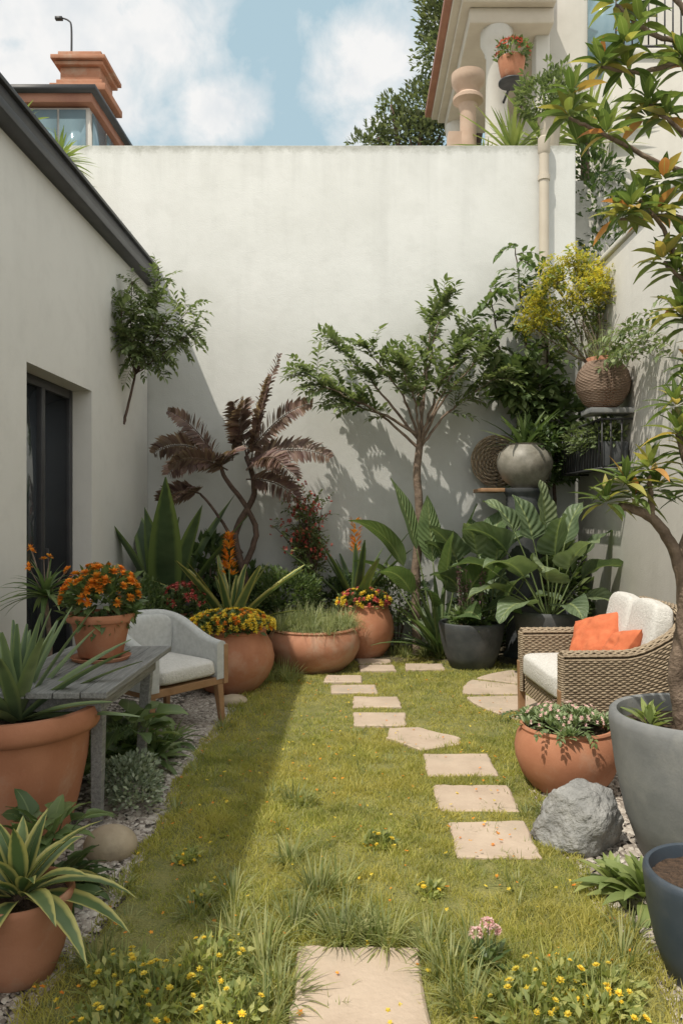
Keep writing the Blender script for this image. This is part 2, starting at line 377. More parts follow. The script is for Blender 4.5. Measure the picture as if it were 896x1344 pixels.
stones('gravel',[(-2.3,-1.4,1.9,6.9,.6),(-1.4,-.96,1.9,6.9,2.2),(.92,1.5,1.9,5.6,1.8),(1.5,2.3,1.9,5.6,.6)],30000,[mg])
def xl(y): return -.985+.03*sin(y*2.3)+.02*sin(y*7)+.012*sin(y*23)+(max(0,y-6.6)*.12)
def xr(y):
    if y<4.2: return .955+.03*sin(y*3)+.02*sin(y*8)+.012*sin(y*27)
    return .955+min(1.0,(y-4.2)*.9)+.02*sin(y*7) if y<7.6 else 1.4
def gz(x,y): return .008+.008*(noise.noise(V(x*3,y*3,0))+.5)+.012*(noise.noise(V(x*.9,y*.9,5))+.5)
mb=MB(); ny=120;nx=50; vs=[];fs=[]
for j in range(ny+1):
    y=1.0+(8.05-1.0)*j/ny
    for i in range(nx+1):
        x=xl(y)+(xr(y)-xl(y))*i/nx; vs.append(V(x,y,gz(x,y) if 0<i<nx else -.01))
for j in range(ny):
    for i in range(nx): a=j*(nx+1)+i; fs.append((a,a+1,a+nx+2,a+nx+1))
mb.add(vs,fs); lawn=empty('lawn',(0,0,0))
make('turf_base',mb,[noisy('turf_soil',(.15,.16,.05),(.27,.25,.08),12,.95,1,80,.02)],parent=lawn)
mb=MB(); vs=[];fs=[]
for j in range(9):
    for i in range(41):
        x=-2.39+4.88*i/40; y=7.75+.94*j/8; vs.append(V(x,y,(.0 if j==0 else .03+.03*noise.noise(V(x*2,y*2,1)))))
for j in range(8):
    for i in range(40): a=j*41+i; fs.append((a,a+1,a+42,a+41))
mb.add(vs,fs); make('planting_bed',mb,[m_bed])
def rect(x0,x1,y0,y1,j=.014):
    u=lambda:R.uniform(-j,j); return [(x0+u(),y0+u()),(x1+u(),y0+u()),(x1+u(),y1+u()),(x0+u(),y1+u())]
pav=[rect(-.195,.21,1.98,2.66),rect(.45,.815,3.35,3.73),rect(.405,.82,3.87,4.25),rect(.405,.815,4.39,4.78),
 [(.19,5.13),(.40,4.86),(.66,4.98),(.68,5.12),(.42,5.37),(.22,5.34)],rect(-.03,.35,5.42,5.76),rect(-.04,.33,5.92,6.24),rect(-.23,.15,6.4,6.68),rect(-.3,.02,6.8,7.08),
 rect(.02,.35,7.3,7.55),rect(.0,.33,7.64,7.9),rect(.47,.85,7.35,7.62),rect(-.02,.3,8.0,8.25)]
pcx,pcy=1.98,6.35
def sector(a0,a1,r0,r1):
    P=[]; n=7
    for i in range(n): a=radians(a0+(a1-a0)*i/(n-1)); P.append((pcx+r1*cos(a),pcy+r1*sin(a)))
    for i in range(n): a=radians(a1+(a0-a1)*i/(n-1)); P.append((pcx+r0*cos(a),pcy+r0*sin(a)))
    return P
for a in range(4): pav.append(sector(117+a*34,117+a*34+28,.58,1.1))
pav+= [sector(120+a*42,120+a*42+35,.12,.5) for a in range(3)]
pth=empty('stepping_stone_path')
def slab(mb,P,z0,z1):
    n=len(P); c=Vector((sum(p[0] for p in P)/n,sum(p[1] for p in P)/n,0)); bv=.008
    lo=[V(x,y,z0) for x,y in P]; mi=[V(x,y,z1-bv) for x,y in P]; tp=[]
    for x,y in P:
        v=V(x,y,0); d=(c-v); d=d/d.length; tp.append(V(x,y,z1)+d*bv*1.4+V(0,0,R.uniform(-.001,.001)))
    fs=[tuple(2*n+i for i in range(n))]
    for i in range(n):
        j=(i+1)%n; fs+=[(i,j,n+j,n+i),(n+i,n+j,2*n+j,2*n+i)]
    mb.add(lo+mi+tp,fs)
def subdiv(P,k=8,j=.006):
    out=[]; n=len(P)
    for i in range(n):
        a=P[i];b=P[(i+1)%n]; m_=k if n<7 else 1
        for q in range(m_):
            t_=q/m_; out.append((a[0]+(b[0]-a[0])*t_+R.uniform(-j,j),a[1]+(b[1]-a[1])*t_+R.uniform(-j,j)))
    return out
for i,P in enumerate(pav):
    mb=MB(); slab(mb,subdiv(P),-.01,.036+R.uniform(-.003,.004)); make('paver_%d'%(i+1),mb,[m_stone],parent=pth,smooth=False)
def inpoly(P,x,y,):
    ins=np.zeros(len(x),bool); n=len(P); j=n-1
    for i in range(n):
        xi,yi=P[i];xj,yj=P[j]
        c=((yi>y)!=(yj>y)) & (x<(xj-xi)*(y-yi)/((yj-yi) if yj!=yi else 1e-9)+xi); ins^=c; j=i
    return ins
rng=np.random.default_rng(5)
def blades(n,y0,y1,hs,wd):
    y=rng.uniform(y0,y1,n); u=rng.uniform(0,1,n)
    XL=np.array([xl(a) for a in y])-.03; XR=np.array([xr(a) for a in y])+.03
    x=XL+(XR-XL)*u
    keep=np.ones(n,bool)
    for P in pav: keep&=~inpoly(P,x,y)
    x=x[keep];y=y[keep];n=len(x)
    z=np.array([gz(a,b) for a,b in zip(x,y)])-.006
    patch=np.array([noise.noise(V(a*1.7,b*1.7,9))+.9*noise.noise(V(a*8,b*8,3)) for a,b in zip(x,y)])
    h=rng.uniform(hs*.4,hs*1.3,n)*(1+.9*patch); h=np.maximum(h,.006); a=rng.uniform(0,6.283,n); w_=rng.uniform(.6,1.2,n)*wd; ln=rng.uniform(.2,1.4,n)*h; la=rng.uniform(0,6.283,n)
    sx=np.cos(a)*w_/2; sy=np.sin(a)*w_/2; lx=np.cos(la)*ln; ly=np.sin(la)*ln
    P0=np.stack([x-sx,y-sy,z],1);P1=np.stack([x+sx,y+sy,z],1)
    P2=np.stack([x+sx*.8+lx*.4,y+sy*.8+ly*.4,z+h*.6],1);P3=np.stack([x-sx*.8+lx*.4,y-sy*.8+ly*.4,z+h*.6],1)
    P4=np.stack([x+lx,y+ly,z+h],1)
    return np.stack([P0,P1,P2,P3,P4],1).reshape(-1,3)
vv=np.concatenate([blades(*a) for a in [(62000,1.7,3.4,.028,.004),(60000,3.4,5.2,.028,.005),(48000,5.2,8.1,.025,.0065)]])
k=len(vv)//5; b=(np.arange(k)*5); mb=MB()
mb.v=vv.tolist(); mb.f=np.stack([b,b+1,b+2,b+3],1).tolist()+np.stack([b+3,b+2,b+4],1).tolist(); mb.m=[0]*(2*k); mb.uv=[(.5,.5)]*(5*k)
make('grass_blades',mb,[m_blade],parent=lawn)
mb=MB()
for x,y,n,L in [(-.34,4.02,60,.14),(-.28,4.0,40,.12),(-.30,3.35,70,.15),(-.17,3.06,90,.19),(-.08,3.1,60,.15),(-.24,2.8,80,.18),(-.06,2.72,110,.19),(.1,2.7,110,.19),(.02,2.74,80,.17),(-.33,2.66,90,.18),(-.3,2.5,90,.17),(.3,2.5,90,.18),(.25,2.66,70,.15),(.4,2.62,80,.15),(-.24,2.4,100,.15),(.34,2.35,90,.17),(-.28,2.28,90,.16),
  (.32,3.72,50,.09),(-.47,4.1,40,.09),(-.68,6.95,150,.24),(-.6,6.85,90,.2),(-.78,6.9,90,.2),(-.62,2.9,50,.12),(.85,3.85,50,.08),(.72,4.9,40,.07),(-.02,5.3,30,.06),(.9,2.6,60,.15),(.75,2.45,60,.15),(.6,2.9,40,.1),(.65,3.1,40,.09),(-.5,3.05,50,.12),(-.45,2.75,60,.15),
  (.5,8.0,120,.24),(.7,8.05,120,.24),(.85,7.95,120,.22),(1.0,8.0,90,.2),(.38,8.1,90,.2),(-.95,4.5,40,.1),(-.93,3.9,40,.1),(-.97,3.1,50,.1),(-.9,2.6,60,.15),(-.95,5.4,50,.12),(.96,3.9,50,.1),(.97,2.75,60,.12)]:
    tuft(mb,(x,y,.01),int(n*1.0),L,.0085,0,.055)
for i in range(300):
    y=R.uniform(2.0,7.8); x=R.uniform(xl(y),xr(y)-.05); tuft(mb,(x,y,.01),14,R.uniform(.05,.085),.005,0,.045)
make('grass_tufts',mb,[m_grs],parent=lawn)
mb=MB()
for i in range(420):
    y=2.0+5.0*R.random()**1.4; x=R.uniform(xl(y),min(xr(y),1.2)); k=R.choice([0,1,1])
    flower(mb,V(x,y,.035+R.random()*.02),rd()*.4+Z,R.uniform(.006,.013),5,k)
make('wildflowers',mb,[m_ye,m_or])
m_gc=G('groundcover_lime',[(.12,.16,.035),(.2,.23,.05),(.32,.31,.07)],.5,.4)
def lowflower(name,pts,lm,fm,nf=18):
    mb=MB(); c0=pts[0]
    for x,y,r,h in pts:
        bush(mb,(x,y,h*.35),r,r,h*.7,int(260*r/.15),.042,.02,0,'ovate',2,-.2,1.3,.6,.6)
        tuft(mb,(x,y,.01),60,h*1.5,.008,0,r*.8,.8,40)
        for i in range(int(nf*r/.15)):
            d=rd(); d.z=abs(d.z); q=V(x+d.x*r*1.05,y+d.y*r*1.05,h*.35+d.z*h*.9)
            tube(mb,[q-V(0,0,.05),q],.0015,.0012,3,0); flower(mb,q,d*.6+Z,R.uniform(.009,.016),7,1,2,.3)
    make(name,mb,[lm,fm],(c0[0],c0[1],0))
lowflower('yellow_flower_patch',[(-.62,2.35,.13,.11),(-.76,2.45,.12,.1),(-.48,2.5,.12,.12),(-.38,2.28,.1,.1),(-.7,2.2,.14,.09)],m_gc,m_ye)
lowflower('yellow_flower_patch',[(.62,2.42,.13,.1),(.78,2.38,.1,.1),(.5,2.3,.12,.09),(.72,2.25,.13,.1)],m_gc,m_ye)
lowflower('yellow_flower_patch',[(.1,3.5,.07,.06),(.28,3.05,.05,.05),(-.75,3.35,.05,.05),(-.62,3.0,.05,.05)],m_gc,m_ye,26)
mb=MB(); 
for (x,y,h) in [(.43,2.55,.17),(.46,2.58,.13),(.4,2.6,.11)]:
    tube(mb,[V(x,y,0),V(x+.004,y,h)],.0025,.002,4,0)
    for i in range(26): d=rd(); flower(mb,V(x,y,h)+V(d.x*.02,d.y*.02,abs(d.z)*.02),d+Z*.4,.011,5,1)
    rosette(mb,(x,y,.02),9,.09,.03,10,60,'ovate',.5,3,.2,0)
make('pink_flower',mb,[m_mg,m_pi],(.43,2.55,0))
# ------------------------------------------------------------------ walls & houses
mb=MB(); box(mb,-3.3,2.48,8.7,8.95,-.05,5.74,0); make('courtyard_back_wall',mb,[m_wall],bevel=.015)
mb=MB(); box(mb,2.5,2.75,-1.5,8.695,-.05,4.1,0); box(mb,2.47,2.78,-1.5,8.693,4.103,4.16,0); make('garden_side_wall',mb,[m_rwall],bevel=.012)
hs=empty('white_house',(-4,3,0))
mb=MB(); ys=[-2,5.52,6.87,8.69]; zs=[-.05,2.64,4.2]; X=-2.4
for i in range(3):
    for j in range(2):
        if i==1 and j==0: continue
        mb.add([V(X,ys[i],zs[j]),V(X,ys[i+1],zs[j]),V(X,ys[i+1],zs[j+1]),V(X,ys[i],zs[j+1])],[(0,1,2,3)])
D=.17
mb.add([V(X,5.52,-.05),V(X-D-.3,5.52,-.05),V(X-D-.3,5.52,2.64),V(X,5.52,2.64)],[(0,1,2,3)])
mb.add([V(X,6.87,-.05),V(X-D-.3,6.87,-.05),V(X-D-.3,6.87,2.64),V(X,6.87,2.64)],[(3,2,1,0)])
mb.add([V(X,5.52,2.64),V(X-D-.3,5.52,2.64),V(X-D-.3,6.87,2.64),V(X,6.87,2.64)],[(0,1,2,3)])
mb.add([V(X,8.69,-.05),V(-7,8.69,-.05),V(-7,8.69,4.2),V(X,8.69,4.2)],[(0,1,2,3)])
mb.add([V(X,-2,-.05),V(-7,-2,-.05),V(-7,-2,4.2),V(X,-2,4.2)],[(3,2,1,0)])
mb.add([V(-7,-2,-.05),V(-7,8.69,-.05),V(-7,8.69,4.2),V(-7,-2,4.2)],[(3,2,1,0)])
make('walls',mb,[m_lwall],parent=hs,smooth=False)
mb=MB(); box(mb,-7.1,-2.29,-2.1,8.68,4.203,4.3); box(mb,-2.41,-2.27,-2.12,8.685,4.13,4.2); box(mb,-7.1,-2.26,-2.1,8.682,4.302,4.335); make('roof_fascia',mb,[m_dark],parent=hs,bevel=.006)
mb=MB(); xf=X-D
for (a,b_,c,d) in [(5.5,5.57,0,2.64),(6.8,6.869,0,2.64),(6.17,6.24,.07,2.56),(5.57,6.8,2.56,2.638),(5.57,6.8,0,.06)]: box(mb,xf-.06,xf+(.012 if a==6.17 else 0),a,b_,c,d)
box(mb,xf-.03,xf+.03,6.255,6.27,.95,1.25)
make('door_frame',mb,[m_dark],parent=hs,bevel=.004)
mb=MB(); box(mb,xf-.04,xf-.03,5.57,6.8,.06,2.56); make('door_glass',mb,[m_glass],parent=hs)
mb=MB(); box(mb,xf-.01,X+.03,5.525,6.865,-.02,.03); make('door_sill',mb,[m_conc],parent=hs,bevel=.004)
mb=MB(); tube(mb,[V(2.1,8.63,.1),V(2.1,8.63,5.65)],.055,.055,16); 
for z in(5.3,3.9,2.5,1.0): lathe(mb,(2.1,8.63,z),[(.056,0),(.068,.005),(.068,.06),(.056,.065)],16)
lathe(mb,(2.1,8.63,5.6),[(.056,0),(.07,.03),(.07,.18),(.05,.2),(.001,.2)],16)
make('downpipe',mb,[m_cream],(2.1,8.63,0),sharp=40)
mb=MB(); box(mb,-3.2,3.05,8.97,17,-.02,5.45); make('terrace',mb,[m_house])
nh=empty('neighbour_villa',(4.5,12,0))
mb=MB(); box(mb,3.1,9,9.3,17,-.05,7.1); box(mb,3.12,9,12.5,17,7.1,12.6); box(mb,2.86,3.09,12.3,12.6,5.45,12.6); box(mb,3.06,9.05,9.26,9.5,7.103,7.2)
make('walls',mb,[m_house],parent=nh,bevel=.02)
mb=MB(); box(mb,1.75,3.08,12.0,15.5,9.25,9.5); box(mb,1.62,3.085,11.87,15.6,9.503,9.62); box(mb,1.5,3.09,11.75,15.7,9.623,9.72); box(mb,1.6,3.05,11.9,15.6,5.46,5.75)
make('porch_entablature',mb,[m_cream],parent=nh,bevel=.02)
mb=MB(); box(mb,1.38,3.1,11.62,15.8,9.723,9.85); make('porch_roof_edge',mb,[m_brown],parent=nh,bevel=.02)
mb=MB()
for (x,y) in [(2.22,12.25),(2.0,15.2)]:
    lathe(mb,(x,y,5.75),[(.3,0),(.3,.1),(.25,.14),(.21,.2),(.19,.3),(.19,1.5),(.165,3.1),(.19,3.14),(.19,3.18),(.23,3.26),(.26,3.32),(.26,3.5),(.001,3.5)],28,0,0)
make('columns',mb,[m_house],parent=nh,sharp=35)
mb=MB(); 
for i in range(30): x=3.16+i*.1; tube(mb,[V(x,9.36,7.2),V(x,9.36,8.15)],.01,.01,6)
box(mb,3.1,6.3,9.34,9.38,8.15,8.19); box(mb,3.1,6.3,9.345,9.375,7.26,7.28)
make('balcony_railing',mb,[m_dark],parent=nh)
mb=MB(); box(mb,3.75,4.6,12.44,12.5,8.6,10.4); make('window',mb,[m_glassb],parent=nh)
mb=MB(); lathe(mb,(1.38,9.6,5.45),[(.24,0),(.24,.12),(.18,.16),(.14,.25),(.11,.4),(.1,1.15),(.12,1.22),(.19,1.27),(.19,1.31),(.13,1.36),(.15,1.42),(.2,1.48),(.21,1.54),(.21,1.6),(.16,1.61),(.15,1.55),(.001,1.55)],24)
box(mb,1.05,1.75,9.35,9.9,5.452,5.7); box(mb,1.1,1.26,9.3,9.5,5.7,6.2); make('terracotta_pedestal',mb,[noisy('pale_terracotta',(.42,.29,.21),(.5,.37,.28),5,.8,.2)],(1.38,9.6,5.45),sharp=35)
lb=empty('brick_building',(-5,14,0))
mb=MB(); box(mb,-6.2,-4.3,12.2,16,-.05,8.02); make('walls',mb,[m_house],parent=lb)
mb=MB(); box(mb,-6.5,-4.14,12,16.2,8.2,8.29); make('roof_edge',mb,[m_dark],parent=lb)
mb=MB(); box(mb,-6.4,-4.22,12.08,16.1,8.05,8.197); box(mb,-6.1,-4.55,12.6,15.5,8.293,8.5); make('cornice',mb,[m_brown],parent=lb,bevel=.01)
mb=MB(); 
for i in range(4): box(mb,-6.15+i*.46,-5.73+i*.46,12.17,12.19,6.7,7.98)
for i in range(5): box(mb,-4.29,-4.27,12.3+i*.7,12.93+i*.7,6.7,7.98)
make('windows',mb,[m_glassb],parent=lb)
mb=MB()
for i,(e,z0,z1) in enumerate([(.46,8.5,8.62),(.38,8.62,8.72),(.33,8.72,8.95),(.4,8.95,9.02),(.45,9.025,9.1),(.36,9.105,9.2)]):
    box(mb,-4.62-e,-4.62+e,13.0-e,13.0+e,z0+.002,z1)
make('chimney',mb,[m_terra2],parent=lb,bevel=.01)
mb=MB(); tube(mb,smooth([V(-4.85,12.9,9.2),V(-4.85,12.9,9.75),V(-4.9,12.9,9.87),V(-5.03,12.9,9.92)],5),.018,.012,6); box(mb,-5.12,-5.0,12.87,12.93,9.88,9.93); make('rooftop_lamp',mb,[m_dark],(-4.85,12.9,9.2))
for (x,y,z,n,L) in [(-3.22,8.2,5.3,80,.4),(-3.8,8.4,5.75,80,.42)]:
    mb=MB(); tube(mb,[V(x,y,4.3),V(x+.02,y,4.8),V(x,y,z)],.05,.04,8,1); rosette(mb,(x,y,z),n,L,.05,-10,85,'blade',.7,5,.2,0)
    rosette(mb,(x,y,z-.25),40,L*.9,.05,-10,60,'blade',.7,5,.2,0)
    lathe(mb,(x,y,4.336),[(.2,0),(.25,.3),(.22,.3),(.2,.27),(.001,.27)],24,2); make('yucca_plant',mb,[m_lg,m_bark,m_terra],(x,y,4.3))
def fartree(name,tr,blobs,n,L,mat):
    mb=MB(); x,y,z=tr
    for (bx,by,bz,r) in blobs:
        tube(mb,smooth([V(x,y,0),V(x,y,z),V(bx,by,bz)],4,.05),.2,.03,6,1)
        bush(mb,(bx,by,bz),r,r,r*.85,int(n*r*r),L,L*.5,0,'ovate',2,-1,1.8,.4,1,.3)
    make(name,mb,[mat,m_barkd],(x,y,0))
m_far=G('leaf_far_tree',[(.06,.08,.04),(.09,.115,.05),(.13,.15,.07)],g=1.5)
fartree('background_tree',(2.6,17.8,8),[(2.6,17.6,12.6,1.2),(3.4,17.8,13.6,1.1),(2.05,17.4,12.0,.8),(2.1,17.4,13.4,.8),(2.4,17.5,14.2,.9),(1.85,17.6,11.0,.7),(1.75,17.5,12.8,.45)],1500,.16,m_far)
fartree('background_tree',(1.2,17.6,7.5),[(1.5,17.6,10.8,.75),(.9,17.8,10.5,.6),(.45,17.7,10.25,.4),(1.9,17.7,10.3,.8),(1.2,17.5,10.1,.7),(.1,17.6,10.0,.35),(.75,17.5,10.9,.3)],1500,.15,m_far)
fartree('hedge_shrub',(2.92,9.15,3.5),[(2.9,9.1,4.7,.38),(2.85,9.1,5.2,.38),(2.92,9.12,4.1,.35),(2.8,9.1,5.6,.34)],3600,.1,m_dg)
def potc(mb,c,Rr,H,mi,smi,style='classic',n=56):
    c=Vector(c)
    if style=='classic': P=[(.0,.0),(.62,.0),(.66,.02),(.86,.72),(.9,.8),(1.0,.82),(1.03,.86),(1.03,.96),(1.0,1),(.93,1),(.91,.97),(.88,.8)]
    if style=='bowl': P=[(0,0),(.55,0),(.66,.04),(.86,.25),(.98,.5),(1.0,.65),(.95,.84),(.88,.93),(.9,.97),(.88,1),(.83,1),(.8,.95),(.82,.8)]
    if style=='round': P=[(0,0),(.5,0),(.62,.04),(.85,.22),(.98,.42),(1.0,.55),(.94,.75),(.82,.9),(.8,.94),(.83,.98),(.8,1),(.75,1),(.72,.94),(.75,.8)]
    if style=='big': P=[(0,0),(.6,0),(.64,.02),(.78,.3),(.88,.6),(.92,.8),(.93,.82),(1.02,.84),(1.06,.88),(1.06,.95),(1.02,1),(.93,1),(.9,.97),(.87,.8)]
    if style=='egg': P=[(0,0),(.55,0),(.64,.03),(.82,.3),(.94,.6),(1.0,.85),(1.02,.93),(1.01,.98),(.97,1),(.92,.99),(.9,.95),(.88,.8)]
    if style=='urn': P=[(0,0),(.45,0),(.5,.04),(.8,.2),(.98,.45),(1.0,.6),(.92,.8),(.7,.93),(.66,.97),(.7,1),(.64,1),(.6,.96),(.6,.85)]
    lathe(mb,c,[(a*Rr+.0005,z*H) for a,z in P],n,mi)
    disc(mb,c+V(0,0,H*.87),P[-1][0]*Rr*1.04,smi)
def potted(name,loc,Rr,H,potm,style,fn,mats):
    e=empty(name,loc); mb=MB(); potc(mb,loc,Rr,H,0,1,style); make('pot',mb,[potm,m_soil],loc,e,True,45)
    mb=MB(); fn(mb,Vector(loc)+V(0,0,H*.88)); make('plant',mb,mats,loc,e); return e
def f_terr(mb,c):
    bush(mb,c+V(0,0,.25),.4,.28,.28,1000,.08,.04,0)
    for i in range(10): spray(mb,mb,c,V(R.uniform(-1,1),R.uniform(-.6,.6),1.3),.6,12,.08,.035,.4)
potted('potted_shrub',(2.22,8.83,5.743),.14,.4,m_cream,'classic',f_terr,[m_tree])
for (x,y,z,n,L) in [(1.9,9.4,5.95,50,.75),(2.75,9.25,6.0,60,.85),(2.45,9.9,6.3,50,.8),(1.65,9.9,5.9,36,.55)]:
    mb=MB(); tube(mb,[V(x,y,5.45),V(x,y,z+.02)],.06,.05,8,1); rosette(mb,(x,y,z),n,L,.07,5,88,'blade',.4,6,.2,0); make('cabbage_palm',mb,[m_lg,m_bark],(x,y,5.45))
def f_rf(mb,c):
    bush(mb,c+V(0,0,.12),.26,.26,.2,300,.09,.05,0)
    for i in range(40): d=rd(); flower(mb,c+V(d.x*.26,d.y*.26,.12+abs(d.z)*.2),d+Z,.05,6,1)
potted('hanging_flower_pot',(2.33,11.6,8.1),.2,.34,m_terra,'egg',f_rf,[m_mg,m_re])
mb=MB(); tube(mb,[V(2.33,11.62,8.1),V(2.3,12.1,8.05)],.02,.02,6); lathe(mb,(2.33,11.6,8.07),[(.001,0),(.2,0),(.2,.025),(.001,.025)],20); make('pot_bracket',mb,[m_dark],(2.3,12,8))
# ------------------------------------------------------------------ table
tb=empty('garden_table',(-1.5,4.1,0))
mb=MB()
for i in range(5):
    a=-1.78+i*.126; box(mb,a,a+.12,3.5+R.uniform(-.006,.006),4.72+R.uniform(-.006,.006),.69,.72+R.uniform(-.001,.001))
make('table_top',mb,[m_table],(-1.5,4.1,.7),tb,False,bevel=.004)
mb=MB(); box(mb,-1.72,-1.22,3.62,3.655,.6,.688); box(mb,-1.72,-1.22,4.565,4.6,.6,.688); box(mb,-1.25,-1.218,3.656,4.564,.6,.687); box(mb,-1.74,-1.708,3.656,4.564,.6,.687)
make('apron',mb,[m_table],(-1.5,4.1,.65),tb,False,bevel=.003)
mb=MB()
for (x,y,sx_,sy_) in [(-1.25,3.68,.05,.06),(-1.25,4.54,.05,-.02),(-1.7,3.68,-.03,.06),(-1.7,4.54,-.03,-.02)]:
    vs=[V(x+a*.03,y+b*.03,.6875) for a,b in((-1,-1),(1,-1),(1,1),(-1,1))]+[V(x+sx_*-.8+a*.024,y+sy_*1.5+b*.024,0) for a,b in((-1,-1),(1,-1),(1,1),(-1,1))]
    mb.add(vs,[(3,2,1,0),(4,5,6,7),(0,1,5,4),(1,2,6,5),(2,3,7,6),(3,0,4,7)])
make('legs',mb,[m_table],(-1.5,4.1,.3),tb,False,bevel=.003)
# ------------------------------------------------------------------ chairs
def upath(dep,wid,rc,n=10):
    P=[];N=[]; hx,hy=dep/2,wid/2
    for i in range(n): P.append(V(hx-(2*hx-rc)*i/n,-hy,0)); N.append(V(0,1,0))
    for i in range(n): a=pi/2*i/n; P.append(V(-hx+rc-rc*sin(a),-hy+rc-rc*cos(a),0)); N.append(V(sin(a),cos(a),0))
    for i in range(n+1): P.append(V(-hx,-hy+rc+(wid-2*rc)*i/n,0)); N.append(V(1,0,0))
    for i in range(1,n+1): a=pi/2*i/n; P.append(V(-hx+rc-rc*cos(a),hy-rc+rc*sin(a),0)); N.append(V(cos(a),-sin(a),0))
    for i in range(1,n+1): P.append(V(-hx+rc+(2*hx-rc)*i/n,hy,0)); N.append(V(0,-1,0))
    return P,N
def resamp(P,N,step):
    out=[];S=[0]
    for i in range(1,len(P)): S.append(S[-1]+(P[i]-P[i-1]).length)
    T=S[-1]; m=int(T/step); k=0
    for i in range(m+1):
        s=T*i/m
        while k<len(P)-2 and S[k+1]<s: k+=1
        f=(s-S[k])/max(1e-9,S[k+1]-S[k]); out.append((P[k].lerp(P[k+1],f),N[k].lerp(N[k+1],f).normalized(),s/T,s))
    return out
def shell(mb,dep,wid,rc,th,z0,hf,mi=0,inset=0,leanx=0):
    S=resamp(*upath(dep,wid,rc),.025); m=10; vs=[];fs=[]
    for (p,n,t_,s) in S:
        h=hf(t_); sec=[(inset,z0),(inset,h-th*.4)]
        for k in range(7): a=pi*k/6; sec.append((inset+(th/2-inset)*(1-cos(a)),h-th*.4+(th*.4-inset)*sin(a)))
        sec.append((th-inset,z0))
        for a,z in sec:
            q=p+n*a; q.z=z; q.x-=leanx*(z-z0)*max(0,n.x); vs.append(q)
    for i in range(len(S)-1):
        for k in range(m-1): a=i*m+k; fs.append((a,a+1,a+m+1,a+m))
        a=i*m; fs.append((a+m-1,a,a+m,a+m+m-1))
    fs.append(tuple(range(m-1,-1,-1))); fs.append(tuple((len(S)-1)*m+k for k in range(m)))
    mb.add(vs,fs,None,mi)
def superq(mb,c,sx,sy,sz,e1=.35,e2=.25,mi=0,M=None,wr=.006,nu=40,nv=22,puff=0):
    vs=[];fs=[]; c=Vector(c)
    pw=lambda v,e: math.copysign(abs(v)**e,v)
    for j in range(nv+1):
        b=-pi/2+pi*j/nv
        for i in range(nu):
            a=2*pi*i/nu; q=V(sx/2*pw(cos(b),e1)*pw(cos(a),e2),sy/2*pw(cos(b),e1)*pw(sin(a),e2),sz/2*pw(sin(b),e1))
            u=q.x/(sx/2);v_=q.y/(sy/2); q.z*=1+puff*(1-u*u)*(1-v_*v_)
            nn=noise.noise(q*7+c*3)+.5*noise.noise(q*19+c); q=q*(1+wr*nn/ max(sx,sy)*2)
            q=c+q; vs.append(M@q if M else q)
    for j in range(nv):
        for i in range(nu): k=(i+1)%nu; fs.append((j*nu+i,j*nu+k,(j+1)*nu+k,(j+1)*nu+i))
    mb.add(vs,fs,None,mi)
def pillow(mb,M,w_,h_,th,mi=0,n=30):
    vs=[];fs=[];sd_=R.uniform(0,50)
    for sgn in(1,-1):
        o_=len(vs)
        for j in range(n+1):
            for i in range(n+1):
                u=-1+2*i/n;v_=-1+2*j/n
                pin=1-.1*(1-u*u)*abs(v_)**3; pin2=1-.1*(1-v_*v_)*abs(u)**3
                x=u*w_/2*pin2;y=v_*h_/2*pin
                ed=((1-abs(u)**2.6)*(1-abs(v_)**2.6))
                z=sgn*th/2*ed**.55
                z*=1+.4*noise.noise(V(u*2.2,v_*2.2,sd_+sgn*4)); z+=(.016*noise.noise(V(u*5,v_*2.0,sd_))+.006*sin(8*(u+v_)+3*noise.noise(V(u*2,v_*2,sd_))))*ed
                vs.append(M@V(x,y,z))
        for j in range(n):
            for i in range(n):
                a=o_+j*(n+1)+i; f=(a,a+1,a+n+2,a+n+1); fs.append(f if sgn>0 else f[::-1])
    mb.add(vs,fs,None,mi)
loc=V(-1.45,5.55,0); M=Matrix.Translation(loc)@Matrix.Rotation(radians(-38),4,'Z')
ch=empty('upholstered_armchair',loc)
mb=MB()
shell(mb,.68,.68,.27,.085,.33,lambda t_:.61+.19*(.5-.5*cos(pi*min(1,max(0,1-abs(t_-.5)/.5)*1.35))),0,0,.1); mb.xform(M)
make('backrest_and_arms',mb,[m_fabric],loc,ch,True,60)
mb=MB(); superq(mb,(.05,0,.42),.6,.52,.13,.4,.22,0,None,.008,48,20,.15); mb.xform(M); make('seat_cushion',mb,[m_white],loc,ch)
mb=MB(); superq(mb,(-.19,0,.62),.12,.48,.34,.5,.3,0,None,.01); mb.xform(M); make('back_cushion',mb,[m_fabric],loc,ch)
mb=MB(); box(mb,-.3,.33,-.33,.33,.29,.345)
for sx_ in(-1,1):
    for sy_ in(-1,1):
        x=sx_*.3;y=sy_*.3
        vs=[V(x+a*.028,y+b*.028,.29) for a,b in((-1,-1),(1,-1),(1,1),(-1,1))]+[V(x+sx_*.02+a*.018,y+sy_*.02+b*.018,0) for a,b in((-1,-1),(1,-1),(1,1),(-1,1))]
        mb.add(vs,[(3,2,1,0),(4,5,6,7),(0,1,5,4),(1,2,6,5),(2,3,7,6),(3,0,4,7)])
for sy_ in (-1,1): box(mb,.29,.345,sy_*.34-.02,sy_*.34+.02,.29,.58)
mb.xform(M); make('wooden_frame',mb,[m_oak],loc,ch,False,bevel=.005)
loc=V(1.68,5.34,0); M=Matrix.Translation(loc)@Matrix.Rotation(radians(183),4,'Z')
ch=empty('wicker_armchair',loc)
hw=lambda t_: .66+.26*(.5-.5*cos(pi*min(1,max(0,(1-abs(t_-.5)/.5)*1.9-.55))))
dep,wid,rc,th,z0=.84,1.06,.14,.1,.2
mb=MB(); shell(mb,dep,wid,rc,th,z0,hw,0,.01,.08); mb.xform(M); make('frame_core',mb,[m_wickd],loc,ch)
